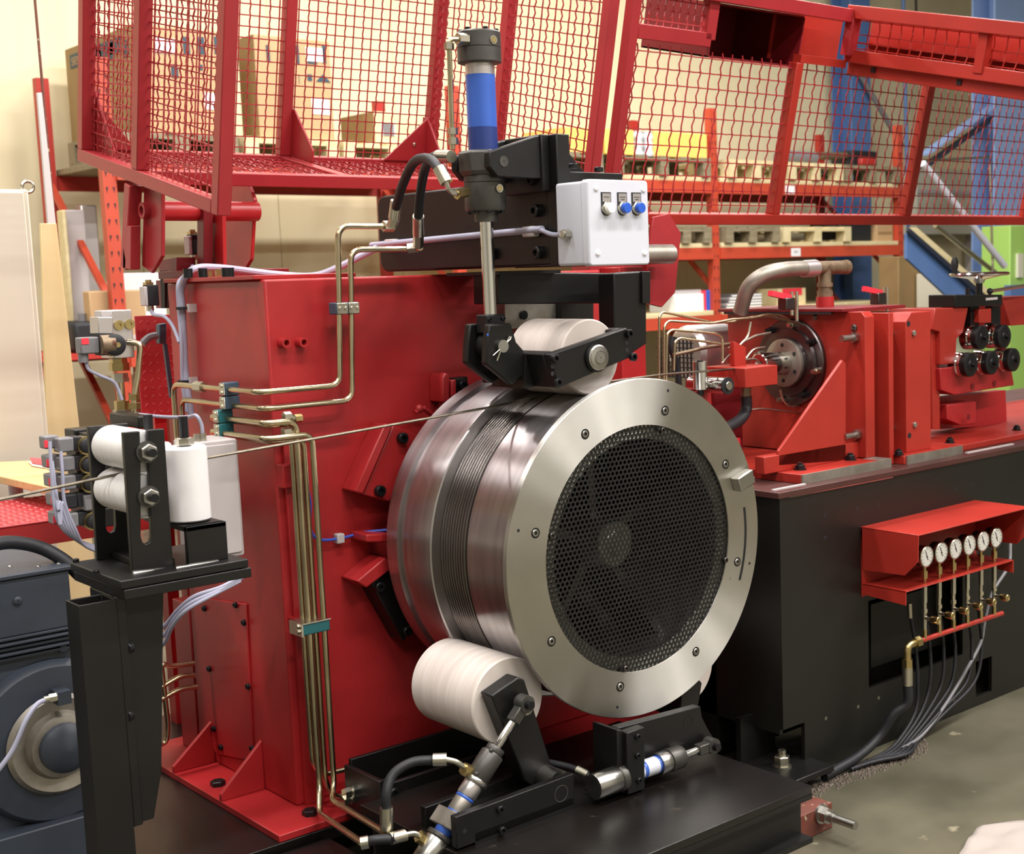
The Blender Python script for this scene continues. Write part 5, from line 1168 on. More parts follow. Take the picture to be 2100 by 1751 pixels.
# red block carrying the wire guide
wg = thing('wire_guide', 'orange red guide block in front of the steel die tube', 'guide', A(1550, 800, Y=3.0))
a, b = A(1528, 755, Y=2.98), A(1595, 788, Y=2.98)
M().box(a.x, b.x, 2.98, 3.16, b.z, a.z).build('guide_block', 'orangered', wg, bevel=.002)
M().prism([A(x, y, Y=3.08) for x, y in ((1506, 700), (1530, 712), (1530, 755), (1506, 750))], EY*.02).build('guide_arm', 'orangered', wg, bevel=.002)
M().cyl(A(1530, 788, Y=3.05), A(1530, 815, Y=3.05), .017, 14).build('outlet_stub', 'rusty', wg)
hose('drain_hose', 'black drain hose curving down from the guide block', [A(1530, 812, Y=3.05), A(1530, 840, Y=3.05), A(1516, 862, Y=3.03), A(1480, 882, Y=3.0), A(1440, 890, Y=3.0)], .019)
crl = thing('chrome_roller', 'upright chrome guide roller left of the guide block', 'roller', A(1437, 800, Y=3.05), 'chrome guide rollers')
p0_, p1_ = A(1437, 798, Y=3.02), A(1437, 741, Y=3.02); M().cyl((p0_.x, 3.02, p0_.z), (p0_.x, 3.02, p1_.z), .024, 32).build('roller_body', 'polished', crl); M().cyl((p0_.x, 3.02, p0_.z-.02), (p0_.x, 3.02, p1_.z+.004), .01, 14).build('pin', 'blacksteel', crl)
crl = thing('chrome_roller', 'level chrome guide roller with a black end washer', 'roller', A(1470, 800, Y=3.05), 'chrome guide rollers')
p = A(1492, 791, Y=2.95); M().lathe(p, EY, [(0, .018), (0, .026), (.16, .026)], 32).build('roller_body', 'polished', crl); M().lathe(p-EY*.004, EY, [(0, .0), (0, .016), (.004, .016)], 20).lathe(p-EY*.003, EY, [(0, .027), (.006, .027)], 28).build('end_washer', 'inkblack', crl); M().lathe(p-EY*.006, -EY, [(0, .014), (.003, .013), (.003, .005)], 20).build('end_screw', 'zinc', crl)
rs = thing('roller_support', 'red welded support under the chrome guide rollers', 'support', A(1470, 900, Y=3.1))
pxprism(((1430, 803), (1458, 800), (1462, 870), (1440, 870)), .1, Y=3.05).build('support_plate', 'red', rs, bevel=.002); pxprism(((1460, 760), (1520, 750), (1525, 1000), (1480, 1000)), .03, Y=3.25).build('support_web', 'darkred', rs); pxprism(((1500, 900), (1518, 898), (1520, 1000), (1502, 1000)), .06, Y=2.98).build('support_leg', 'red', rs)
# silver motor dome with grille
dmx = thing('blower_motor', 'silver rounded blower motor with a black grille behind the guide', 'motor', A(1450, 780, Y=3.6))
p = A(1462, 720, Y=3.55)
M().lathe((p.x-.10, 3.6, p.z), EX, [(0, .05), (.0, .085), (.02, .10), (.20, .10), (.24, .08), (.26, .04), (.26, 0)], 40).build('dome', 'alu', dmx)
m = M()
for k in range(9):
    m.box(p.x-.145, p.x-.14, 3.52+.02*k, 3.525+.02*k, p.z-.09, p.z+.06); m.box(p.x-.147, p.x-.142, 3.51, 3.70, p.z-.09+.018*k, p.z-.086+.018*k)
m.build('grille', 'inkblack', dmx, smooth=False); M().tube(spline([A(1378, 690, Y=3.5), A(1376, 715, Y=3.5), A(1388, 745, Y=3.5), A(1392, 790, Y=3.5)], 5), .012, 8).build('handle', 'inkblack', dmx)
M().box(p.x-.05, p.x+.05, 3.55, 3.65, Z0, p.z-.09).build('motor_pedestal', 'darkred', dmx)
tl = (((1352, 800), (1352, 650), (1358, 640), (1372, 642), (1465, 662), (1500, 660), (1540, 650), (1580, 648), (1600, 655), (1650, 668), (1670, 690), (1682, 720)),
      ((1362, 795), (1362, 670), (1370, 658), (1460, 663), (1500, 655), (1545, 652), (1570, 645), (1600, 646), (1628, 662), (1645, 668)),
      ((1366, 790), (1368, 684), (1378, 676), (1470, 684), (1482, 692), (1482, 740)),
      ((1382, 760), (1384, 700), (1395, 693), (1478, 705)),
      ((1480, 745), (1500, 725), (1520, 705), (1535, 690), (1540, 660)),
      ((1495, 712), (1518, 748)),
      ((1525, 700), (1550, 688), (1580, 682)),
      ((1530, 735), (1545, 715), (1568, 712)),
      ((1525, 738), (1550, 735), (1560, 748)),
      ((1600, 800), (1606, 822), (1620, 835), (1650, 830)),
      ((1530, 842), (1560, 838), (1650, 848)))
ords = ('outermost', 'second outermost', 'third', 'small inner', 'rising', 'short crossing', 'upper flange', 'middle flange', 'lower flange', 'hanging', 'bottom level')
for k, pts in enumerate(tl):
    pipe('capillary_tube', ords[k]+' thin bent metal tube around the die flange', [A(x, y, Y=3.12-(.03*k if k < 4 else 0)) for x, y in pts], .0042, .02, 'pipe' if k < 4 else 'zinc', 'thin tubes around the die flange')
t = pipe('capillary_tube', 'dark jointed lubricating tube with brass ends behind the guide', [A(1380, 728, Y=3.3), A(1450, 712, Y=3.25), A(1505, 704, Y=3.15)], .006, .02, 'rusty', 'thin tubes around the die flange')
# braided hose on top and fittings
pf_ = A(1692, 622, Y=3.12)
tf = thing('tee_fitting', 'brown brass tee fitting standing on the die housing lid', 'fitting', (pf_.x, 3.12, 1.459))
zt_0 = 1.459
zq = lambda y: A(1692, y, Y=3.12).z
M().cyl((pf_.x, 3.12, zt_0), (pf_.x, 3.12, zq(608)), .032, 24).build('red_socket', 'red', tf)
for y0, y1, r in ((608, 596, .028), (596, 588, .024), (588, 580, .028), (580, 545, .023)): M().cyl((pf_.x, 3.12, zq(y0)), (pf_.x, 3.12, zq(y1)), r, 20).build('socket_ring', 'rusty', tf)
M().cyl((pf_.x-.07, 3.12, zq(549)), (pf_.x+.11, 3.12, zq(549)), .024, 20).cyl((pf_.x+.10, 3.12, zq(549)), (pf_.x+.125, 3.12, zq(549)), .026, 20).build('tee_bar', 'rusty', tf)
hose('braided_hose', 'braided metal hose bending from the tee fitting over the housing', [(pf_.x-.06, 3.12, zq(549)), A(1615, 552, Y=3.13), A(1570, 562, Y=3.15), A(1535, 590, Y=3.2), A(1518, 640, Y=3.25)], .027, (((pf_.x-.05, 3.12, zq(549)), (pf_.x-.11, 3.125, zq(550))),), 'wornsteel', .03, 'alu')
for lab, (x, y) in (('red handled toggle clamp left of the tee fitting', (1612, 612)), ('red handled toggle clamp right of the tee fitting', (1800, 612))):
    p = A(x, y+12, Y=3.05); t = thing('toggle_clamp', lab, 'clamp', p, 'toggle clamps on the lid')
    M().box(p.x-.02, p.x+.025, 3.03, 3.07, 1.459, 1.50).build('clamp_base', 'darksteel', t, bevel=.003); M().bar((p.x-.08, 3.05, 1.518), (p.x+.02, 3.05, 1.50), .018, .018).build('clamp_handle', 'redglow', t); M().cyl((p.x+.03, 3.05, 1.44), (p.x+.03, 3.05, 1.52), .006, 10).cyl((p.x+.055, 3.05, 1.42), (p.x+.055, 3.05, 1.52), .006, 10).build('clamp_link', 'zinc', t)
# second housing
d2 = thing('rear_housing', 'red plate housing with studs right of the die housing', 'machine', (4.0, 3.1, Z0))
x0_, x1_ = A(1858, 790, Y=2.80).x, A(1909, 790, Y=2.80).x
M().box(3.75, 4.09, 2.762, 3.4, Z0, Z0+.03).build('base_plate', 'orangered', d2, bevel=.002); M().box(3.76, 4.085, 2.755, 2.762, Z0, Z0+.03).build('base_edge', 'wornsteel', d2)
zt5 = A(1880, 640, Y=2.80).z
M().prism([(x0_, 2.80, Z0+.03), (x0_, 2.80, zt5-.03), (x0_+.03, 2.80, zt5), (x1_, 2.80, zt5), (x1_, 2.80, Z0+.03)], (0, .62, 0)).build('front_plate', 'orangered', d2, bevel=.002)
M().box(3.76, x0_, 3.0, 3.4, Z0+.03, 1.43).build('inner_wall', 'red', d2)
for y in (686, 878): p = A(1830, y, Y=2.86); M().cyl((XE+.1, 2.86, p.z), (x0_, 2.86, p.z), .013, 14).build('tie_rod', 'steel', d2)
for x, y in ((1863, 664), (1865, 893)): bolt(d2, A(x, y, Y=2.80), -EY, .010, 'hole', 'inkblack', 'bolt_hole')
for x, y in ((1873, 683), (1875, 871)): bolt(d2, A(x, y, Y=2.80), -EY, .010, 'head', 'wornsteel')
for x, y in ((1843, 928), (1948, 903)): bolt(d2, A(x, y+5, Z=Z0+.03), EZ, .015, 'hex', 'blacksteel')
# straightener
sn = thing('wire_straightener', 'red wire straightener frame with a black top block', 'machine', (4.5, 3.0, Z0))
YS = 2.95
pxprism(((1915, 648), (1918, 632), (1986, 630), (1975, 682), (1962, 694), (1960, 745), (1928, 748), (1928, 680), (1912, 676)), .25, Y=YS).build('frame_plate', 'orangered', sn, bevel=.003)
pxprism(((1928, 755), (2072, 740), (2080, 790), (1958, 810), (1930, 800)), .22, Y=YS).build('lower_block', 'red', sn, bevel=.003)
pxprism(((1910, 640), (1926, 640), (1928, 880), (1912, 880)), .3, Y=YS+.02).build('side_plate', 'orangered', sn, bevel=.002)
pxprism(((1928, 815), (2062, 800), (2065, 870), (1928, 880)), .05, Y=YS+.12).build('back_plate', 'red', sn); pxprism(((1942, 830), (2002, 823), (2002, 868), (1970, 872), (1942, 860)), .08, Y=YS+.02).build('foot_block', 'red', sn, bevel=.003)
pxprism(((2055, 610), (2110, 606), (2110, 665), (2072, 668)), .3, Y=YS+.08).build('rear_block', 'orangered', sn, bevel=.003)
M().box(4.15, 6.5, 2.80, 3.5, Z0+.0, Z0+.022).build('bed_plate', 'orangered', sn, bevel=.002)
pxprism(((1959, 604), (2056, 604), (2056, 627), (1959, 630)), .12, Y=YS-.01).build('top_block', 'black', sn, bevel=.003)
for x0, x1 in ((1990, 2008), (2034, 2052)): pxprism(((x0, 628), (x1, 627), (x1, 690), (x0, 692)), .03, Y=YS+.02).build('slide', 'blacksteel', sn)
pxprism(((2008, 634), (2033, 632), (2033, 662), (2008, 662)), .04, Y=YS-.002).build('slide_cover', 'orangered', sn, bevel=.002)
for x, y in ((1995, 792), (2040, 786), (1986, 855)): bolt(sn, A(x, y, Y=YS-.002), -EY, .012, 'hole', 'darkred', 'bolt_hole')
bolt(sn, A(2085, 882, Z=Z0+.022), EZ, .015, 'hex', 'blacksteel')
pxprism(((2022, 611), (2046, 609), (2046, 614), (2022, 616)), .001, Y=YS-.012).build('worn_lettering', 'boxgrey', sn)
for k, (x, y) in enumerate(((2018, 692), (2064, 690), (1995, 748), (2039, 744), (2083, 738))):
    p = A(x, y, Y=YS-.06); t = thing('straightener_roller', ('left upper', 'right upper', 'left lower', 'middle lower', 'right lower')[k]+' black grooved roller of the wire straightener', 'roller', p, 'rollers of the wire straightener')
    M().lathe(p, EY, [(0, .0), (0, .018), (.004, .022), (.004, .036), (.008, .045), (.03, .046)], 32).build('roller_cap', 'blacksteel', t); M().lathe(p+EY*.03, EY, [(0, .046), (.004, .043), (.016, .043), (.02, .046), (.05, .046)], 32).build('roller_tread', 'polished', t); M().cyl(p-EY*.012, p+EY*.08, .009, 12).build('axle', 'blacksteel', t)
hw = thing('hand_wheel', 'polished steel handwheel with a black grip on the straightener', 'wheel', A(2008, 605, Y=YS+.05))
p = A(2008, 562, Y=YS+.05); b_ = A(2008, 605, Y=YS+.05)
M().lathe(p, EZ, [(-.007*math.cos(k*math.pi/4), .105+.010*math.sin(k*math.pi/4)) for k in range(8)], 48, close=True).build('rim', 'polished', hw)
for k in range(3):
    th = k*2.094+.4; M().bar(p-EZ*.02, p+V((math.cos(th)*.1, math.sin(th)*.1, -.002)), .02, .01).build('spoke', 'polished', hw)
M().lathe(p-EZ*.035, EZ, [(0, .018), (.02, .026), (.03, .02)], 24).build('wheel_hub', 'polished', hw); M().cyl((p.x, p.y, b_.z-.005), p-EZ*.03, .013, 16).build('spindle', 'blacksteel', hw)
g_ = A(1971, 545, Y=YS+.05); g_ = p+V((-.075, .06, 0)); M().lathe(g_, EZ, [(0, .006), (.01, .008), (.03, .014), (.05, .014), (.066, .008), (.068, 0)], 18).build('grip', 'inkblack', hw)
t = thing('adjust_lever', 'thin bright lever with a black knob right of the handwheel', 'lever', A(2030, 600, Y=YS)); M().cyl(A(2032, 597, Y=YS+.02), A(2120, 583, Y=YS+.02), .007, 10).build('lever_rod', 'zinc', t); M().sphere(A(2030, 597, Y=YS+.02), .012).cyl(A(2030, 600, Y=YS+.02), A(2030, 612, Y=YS+.02), .006, 10).build('lever_knob', 'inkblack', t)
M().cyl(A(1985, 604, Y=YS+.03), A(1985, 590, Y=YS+.03), .010, 14).build('top_screw', 'blacksteel', sn)
# ================================================================== BACKGROUND: PALLET RACK, CARTONS, COLUMNS, STAIRS
YR = 9.0; RD = 1.08
fr = [A(235, 500, Y=YR).x, A(941, 400, Y=YR).x, A(1466, 400, Y=YR).x, A(1847, 400, Y=YR).x]
tops = [A(219, 118, Y=YR).z, A(938, 176, Y=YR).z, A(1463, 222, Y=YR).z, A(1843, 256, Y=YR).z]
rk = thing('pallet_rack', 'long orange pallet rack with three bays along the cream wall', 'rack', (fr[0], YR, 0))
for k, (X, zt) in enumerate(zip(fr, tops)):
    for yy, mt in ((YR, 'rackorange'), (YR+RD, 'rackshade_red')):
        po = M().prism([(X-.045, yy+.07, 0), (X-.045, yy, 0), (X+.045, yy, 0), (X+.045, yy+.07, 0), (X+.037, yy+.07, 0), (X+.037, yy+.01, 0), (X-.037, yy+.01, 0), (X-.037, yy+.07, 0)], EZ*zt).build('upright', mt, rk)
        M().box(X-.07, X+.07, yy-.03, yy+.1, 0, .01).build('foot_plate', mt, rk)
        if yy == YR:
            z = .9; hm_ = M()
            while z < zt-.05:
                for s in (-.022, .022): hm_.prism([(X+s-.008, yy-.001, z), (X+s+.008, yy-.001, z), (X+s+.004*(1 if s > 0 else -1), yy-.001, z-.042)], (0, .002, 0))
                z += .105
            ho = hm_.build('punched_hole', 'inkblack', po, smooth=False); ho['kind'] = 'stuff'
    for zf in (.5, 1.45): M().bar((X, YR+.07, zf), (X, YR+RD, zf+.9), .03, .045, EX).build('brace', 'rackorange', rk)
lv = [A(1480, 374, Y=YR).z, A(1480, 508, Y=YR).z, A(1400, 650, Y=YR).z]
BH = .105
bays = [(fr[0], fr[1]), (fr[1], fr[2]), (fr[2], fr[3])]
for bi, (xa, xb) in enumerate(bays):
    for li, z in enumerate(lv):
        if bi == 0 and li == 1: continue
        for yy in (YR-.02, YR+RD+.03):
            bm_ = M().prism([(xa+.045, yy, z-BH), (xa+.045, yy-.004, z-BH), (xa+.045, yy-.004, z-BH+.012), (xa+.045, yy, z-BH+.012), (xa+.045, yy, z), (xa+.045, yy+.045, z), (xa+.045, yy+.045, z-BH)], EX*(xb-xa-.09)).build('beam', 'rackorange' if yy < YR+.1 else 'rackshade_red', rk)
            if yy < YR+.1: fbm = bm_
        n = 3 if bi == 2 else 4; wd = (xb-xa-.11)/n
        for j in range(n): M().box(xa+.055+wd*j+.008, xa+.055+wd*(j+1)-.008, YR-.015, YR+RD+.05, z, z+.045).build('deck_board', 'palewood' if bi != 0 else 'oldwood', rk, bevel=.006)
        if bi == 2 and li < 2:
            p = A(1620 if li == 0 else 1632, 388 if li == 0 else 516, Y=YR-.025); lb0 = M().box(p.x-.07, p.x+.07, YR-.027, YR-.0245, p.z-.045, p.z+.035).build('shelf_label', 'paper', fbm)
            if li == 1: M().box(p.x-.035, p.x+.03, YR-.0285, YR-.0275, p.z-.012, p.z+.012).build('label_print', 'boxgrey', fbm)
DZB = .045
pcount = [0]
def pallet(x, z, mt, lab, wd=.8, h=.17, ln=.98):
    t = thing('wooden_pallet', lab, 'pallet', (x, YR+.02, z), 'pallets on the rack')
    y0 = YR-.05
    for j in range(3):
        bx = x+(wd-.1)*j/2
        M().box(bx, bx+.1, y0, y0+ln, z, z+.022).build('runner', mt, t)
        for q in range(3): yy = y0+(ln-.12)*q/2; M().box(bx, bx+.1, yy, yy+.12, z+.022, z+h-.045).build('block', mt, t)
    for q in range(3): yy = y0+(ln-.12)*q/2; M().box(x, x+wd, yy, yy+.12, z+h-.045, z+h-.022).build('stringer', mt, t)
    for j in range(5): bx = x+(wd-.12)*j/4; M().box(bx, bx+.12, y0, y0+ln, z+h-.022, z+h).build('deck_plank', mt, t)
    return t
Z1, Z2, Z3 = [z+DZB for z in lv]
xx = lambda px, y=340: A(px, y, Y=YR).x
pallet(xx(1488), Z1, 'palewood', 'pale new pallet on the upper right shelf, left one', xx(1602)-xx(1488)); pallet(xx(1612), Z1, 'palewood', 'pale pallet in the middle of the upper right shelf', xx(1722)-xx(1612)); pallet(xx(1728), Z1, 'oldwood', 'grey old pallet at the right end of the upper right shelf', xx(1838)-xx(1728))
pallet(xx(1255), Z1, 'oldwood', 'grey old pallet under the yellow boxes', xx(1450)-xx(1255)); pallet(xx(1010), Z1, 'oldwood', 'old pallet behind the blue cylinder', xx(1230)-xx(1010))
pallet(xx(250), Z1, 'oldwood', 'old pallet under the left large carton', xx(485)-xx(250)); pallet(xx(500), Z1, 'palewood', 'pallet under the right large carton', xx(690)-xx(500)); pallet(xx(700), Z1, 'palewood', 'pallet under the flat beige carton', xx(900)-xx(700))
pallet(xx(1482, 480), Z2, 'oldwood', 'old pallet on the middle right shelf, left one', xx(1592, 480)-xx(1482, 480), .15); pallet(xx(1600, 480), Z2, 'palewood', 'pale pallet on the middle right shelf', xx(1738, 480)-xx(1600, 480), .15); pallet(xx(1350, 480), Z2, 'oldwood', 'dark pallet on the middle shelf behind the right hinge plate', xx(1452, 480)-xx(1350, 480), .15)
# cartons
ZT = Z1+.17
def carton(lab, px0, px1, ytop, pback=None, depth=.8, mt='card', side='darkcard', Y=YR+.02, z=ZT, ymid=200):
    x0, x1 = A(px0, ymid, Y=Y).x, A(px1, ymid, Y=Y).x; zt = A((px0+px1)/2, ytop, Y=Y).z
    if pback is not None: depth = A(pback, ymid, X=x0).y-Y
    t = thing('carton', lab, 'box', (x0, Y, z), 'cartons on the rack')
    M().box(x0, x1, Y, Y+depth, z, zt).build('carton_body', mt, t, bevel=.006)
    M().box(x0-.002, x0, Y+.002, Y+depth-.002, z+.002, zt-.002).build('carton_side_shade', side, t)  # thin sheet over the left side, its shade put into the colour
    return t, x0, x1, Y, zt
def stick(t, px0, py0, px1, py1, mt, Y, nm='printed_mark'):
    a, b = A(px0, py0, Y=Y), A(px1, py1, Y=Y); M().box(a.x, b.x, Y-.004, Y-.001, b.z, a.z).build(nm, mt, t)
ct, x0, x1, Y_, zt = carton('big brown carton with dark marks behind the left mesh guard', 286, 478, 58, 141)
stick(ct, 314, 76, 362, 112, 'paper', Y_, 'white_label'); stick(ct, 418, 190, 452, 226, 'paper', Y_, 'white_label')
for x in (374, 404, 438): stick(ct, x, 75, x+16, 112, 'ink', Y_)
stick(ct, 350, 132, 366, 160, 'ink', Y_); stick(ct, 408, 132, 416, 144, 'ink', Y_)
sa, sb = A(147, 112, X=x0), A(182, 140, X=x0)
zb1, zb2 = A(160, 137, X=x0).z, A(160, 108, X=x0).z
M().box(x0-.006, x0-.003, YR+.25, A(145, 125, X=x0).y, zb1, zb2).build('dark_band', 'ink', ct)
tx = bpy.data.curves.new('brand_text', 'FONT'); tx.body = 'SIEMENS'; tx.size = (zb2-zb1)*.86; tx.extrude = .001; tx.materials.append(MAT['card'])
to = bpy.data.objects.new('brand_text', tx); COL.objects.link(to); to.rotation_euler = (math.pi/2, 0, -math.pi/2); to.location = (x0-.0075, A(149, 130, X=x0).y, zb1+(zb2-zb1)*.18)
bpy.context.view_layer.update(); dg = bpy.context.evaluated_depsgraph_get(); me_ = bpy.data.meshes.new_from_object(to.evaluated_get(dg)); mo_ = bpy.data.objects.new('brand_lettering', me_); mo_.matrix_world = to.matrix_world.copy(); COL.objects.link(mo_); bpy.data.objects.remove(to); put(mo_, ct)
for (x, y) in ((196, 95), (222, 90), (252, 85)):
    a = A(x, y, X=x0); b = A(x+14, y+30, X=x0); M().box(x0-.006, x0-.003, b.y, a.y, b.z, a.z).build('printed_mark', 'ink', ct)
ct, x0, x1, Y_, zt = carton('tall brown carton with white labels right of the big carton', 528, 682, 78, 494)
stick(ct, 626, 96, 665, 128, 'paper', Y_, 'white_label'); stick(ct, 638, 202, 676, 236, 'paper', Y_, 'white_label')
for x in (545, 605, 660): stick(ct, x, 92, x+9, 126 if x < 600 else 131, 'ink', Y_)
stick(ct, 630, 126, 650, 132, 'ink', Y_); stick(ct, 630, 152, 640, 166, 'ink', Y_)
a = A(662, 152, Y=Y_); M().prism([(a.x-.06, Y_-.004, A(662, 168, Y=Y_).z), (a.x+.06, Y_-.004, A(662, 168, Y=Y_).z), (a.x, Y_-.004, a.z)], (0, .003, 0)).build('printed_mark', 'ink', ct)
for x in (605, 612): stick(ct, x, 152, x+2, 172, 'ink', Y_)
ct, x0, x1, Y_, zt = carton('flat beige carton with a printed grey grille', 765, 900, 232, 696, mt='palewood')
a, b = A(780, 252, Y=Y_), A(812, 280, Y=Y_); M().box(a.x, b.x, Y_-.004, Y_-.001, b.z, a.z).build('printed_grille', 'boxgrey', ct)
for k in range(6): z = b.z+(a.z-b.z)*(k+.5)/6; M().box(a.x+.02, b.x-.02, Y_-.006, Y_-.003, z-.006, z+.006).build('grille_line', 'grey_plastic', ct)
for lb_, p0, p1, yt in (('long yellow box behind the right side of the left guard', 1160, 1235, 262), ('yellow box between the two mesh guards', 1240, 1300, 265), ('yellow box beside the plastic film roll', 1342, 1450, 272)):
    carton(lb_, p0, p1, yt, depth=.6, mt='yellowbox', side='yellowbox', ymid=290)
for lb_, x in (('crinkled clear film roll left of the yellow box', 1312), ('crinkled clear film roll standing beside the post', 1333), ('narrow film roll at the end of the yellow box', 1456)):
    p = A(x, 320, Y=YR+.05); t = thing('film_roll', lb_, 'roll', (p.x, YR+.05, ZT), 'film rolls on the rack'); r = .05 if x != 1456 else .025
    M().lathe((p.x, YR+.08, ZT), EZ, [(k*.02, r*(1+.12*math.sin(k*1.7))) for k in range(12)], 16).build('roll_body', 'film', t)
# dark parts on the right pallets
p = A(1690, 330, Y=YR); t = thing('machine_part', 'dark rusty machine part lying on the right pallets', 'part', (p.x, YR+.1, ZT), None)
M().cyl((xx(1628), YR+.2, ZT+.07), (xx(1700), YR+.2, ZT+.07), .07, 20).build('drum_part', 'grey_plastic', t); M().cyl((xx(1700), YR+.2, ZT+.10), (xx(1780), YR+.2, ZT+.12), .04, 16).build('shaft_part', 'rusty', t)
M().box(xx(1765), xx(1815), YR+.1, YR+.4, ZT, ZT+.17).build('casting_part', 'rubber', t, bevel=.02); M().box(xx(1775), xx(1806), YR+.05, YR+.3, ZT+.01, ZT+.09).build('red_part', 'rackshade_red', t, bevel=.02)
t = thing('black_bin', 'black open bin on the middle right shelf', 'bin', (xx(1765, 430), YR+.1, Z2)); M().box(xx(1735, 430), xx(1800, 430), YR+.08, YR+.5, Z2, Z2+.2).build('bin_body', 'inkblack', t, bevel=.02); M().box(xx(1735, 430)-.02, xx(1800, 430)+.02, YR+.06, YR+.52, Z2+.2, Z2+.22).build('bin_rim', 'inkblack', t, bevel=.005)
t = thing('plain_carton', 'plain brown carton at the right end of the middle shelf', 'box', (xx(1815, 430), YR+.1, Z2)); M().box(xx(1806, 430), xx(1838, 430), YR+.05, YR+.5, Z2, Z2+.2).build('carton_body', 'card', t, bevel=.004); M().box(xx(1806, 430)+.02, xx(1838, 430)-.02, YR+.044, YR+.05, Z2+.08, Z2+.1).build('tape', 'darkcard', t)
# things on the lower shelf
a, b = A(1384, 598, Y=YR+.05), A(1466, 636, Y=YR+.05)
t = thing('white_box', 'white box with a blue end on the lower rack shelf', 'box', (a.x, YR+.05, Z3)); M().box(a.x, b.x-.12, YR+.05, YR+.4, Z3, Z3+.16).build('box_body', 'paper', t, bevel=.004); M().box(b.x-.12, b.x, YR+.05, YR+.4, Z3, Z3+.19).build('blue_end', 'btnblue', t, bevel=.004); M().box(b.x-.15, b.x-.12, YR+.045, YR+.4, Z3, Z3+.19).build('red_stripe', 'redglow', t)
M().box(a.x, b.x-.15, YR+.08, YR+.4, Z3+.16, Z3+.20).build('top_tray', 'boxgrey', t)
for k in range(5):
    x = xx(1500+k*3, 615); t = thing('paper_stack', 'grey bound paper stack on the lower shelf, %s from the bottom' % names[k], 'paper', (x, YR+.1, Z3+k*.028), 'bound papers on the lower shelf'); M().box(x, x+.52-k*.02, YR+.08, YR+.4, Z3+k*.028, Z3+k*.028+.026).build('cover', 'boxgrey' if k % 2 else 'grey_plastic', t, bevel=.004); M().box(x+.01, x+.51-k*.02, YR+.076, YR+.09, Z3+k*.028+.006, Z3+k*.028+.02).build('pages', 'paper', t)
t = thing('small_carton', 'small white carton with red print behind the toggle clamp', 'box', (xx(1620, 615), YR+.1, Z3)); M().box(xx(1612, 615), xx(1668, 615), YR+.1, YR+.4, Z3, Z3+.17).build('carton_body', 'palewood', t, bevel=.004); M().box(xx(1620, 615), xx(1660, 615), YR+.096, YR+.1, Z3+.1, Z3+.17).build('red_print', 'redglow', t)
# items in the left bay below the shelf: pale sheets and cartons
for lb_, p0, p1, y0, y1, mt, YY in (('grey rolled sheet standing in the left rack bay', 130, 190, 430, 640, 'boxgrey', 9.6), ('light grey panel leaning in the left rack bay', 165, 215, 420, 640, 'alu', 9.8), ('pale wooden strip leaning behind the orange brace', 128, 143, 430, 520, 'palewood', 9.5), ('brown carton on the left lower rack shelf', 182, 300, 597, 640, 'card', 9.1), ('white packed bundle under the hinge', 250, 340, 560, 600, 'paper', 9.3)):
    a, b = A(p0, y0, Y=YY), A(p1, y1, Y=YY); t = thing('stored_item', lb_, 'stored item', (a.x, YY, min(b.z, Z3)))
    zlow = Z3 if 'carton' in lb_ or 'bundle' in lb_ else Z3
    M().box(a.x, b.x, YY, YY+.12, zlow, max(a.z, zlow+.1)).build('item_body', mt, t, bevel=.01); M().box(a.x+.03, b.x-.03, YY-.003, YY, zlow+.03, zlow+.06).build('item_edge', 'boxgrey', t)
t = thing('fuel_can', 'dark grey canister on the lower left floor shelf', 'can', A(185, 690, Y=9.1)); a, b = A(150, 660, Y=9.1), A(235, 720, Y=9.1)
M().box(a.x, b.x, 9.1, 9.5, b.z, a.z).build('can_body', 'inkblack', t, bevel=.03); M().cyl((a.x+.1, 9.2, a.z), (a.x+.1, 9.2, a.z+.05), .03, 12).build('can_cap', 'grey_plastic', t); M().box(a.x-.3, b.x+.5, 9.05, 9.9, b.z-.04, b.z).build('can_tray', 'rackshade_red', t); [M().box(xl_, xl_+.05, 9.1, 9.8, 0, b.z-.04).build('tray_leg', 'rackshade_red', t) for xl_ in (a.x-.25, b.x+.4)]
# blue hall columns
def column(lab, px0, px1, Y, mt, mt2, px_dark=None):
    x0, x1 = A(px0, 300, Y=Y).x, A(px1, 300, Y=Y).x; t = thing('hall_column', lab, 'column', ((x0+x1)/2, Y, 0), 'blue steel columns of the hall')
    M().box(x0, x1, Y, Y+.02, 0, 6.4).build('front_flange', mt, t); M().box((x0+x1)/2-.01, (x0+x1)/2+.01, Y+.02, Y+.28, 0, 6.4).build('web', mt2, t); M().box(x0, x1, Y+.28, Y+.30, 0, 6.4).build('rear_flange', mt2, t)
    M().box(x0-.05, x1+.05, Y-.05, Y+.35, 0, .02).build('foot_plate', mt2, t); return t
column('dark blue steel column behind the right pallets', 1748, 1786, 10.05, 'steelblue', 'steelblue')
column('light blue steel column at the right edge', 2040, 2106, 8.6, 'lightblue', 'lightblue')
a, b = A(2040, 215, Y=8.7), A(1893, 318, Y=8.7)
t = thing('diagonal_brace', 'blue diagonal steel brace left of the light blue column', 'brace', b); M().bar(a, b, .02, .14, EY).build('upper_flange', 'lightblue', t); M().bar(a-EZ*.13, b-EZ*.13, .03, .10, EY).build('dark_underside', 'navy', t)  # navy bar: the brace's dark underside, its shade put into the colour
t = thing('diagonal_brace', 'thin grey brace rod crossing behind the upper mesh', 'brace', A(1840, 250, Y=10.2)); M().cyl(A(1745, 120, Y=10.0), A(1850, 300, Y=9.9), .03, 10).build('rod_body', 'grey_plastic', t)
t = thing('drop_pipe', 'thin blue conduit pipe dropping beside the right rack frame', 'pipe', A(1858, 640, Y=9.8)); M().cyl(A(1852, -10, Y=9.8), A(1868, 700, Y=9.8), .022, 10).build('pipe_run', 'steelblue', t)
M().cyl(A(1878, -10, Y=9.9), A(1880, 60, Y=9.9), .015, 8).build('cable_run', 'inkblack', t)
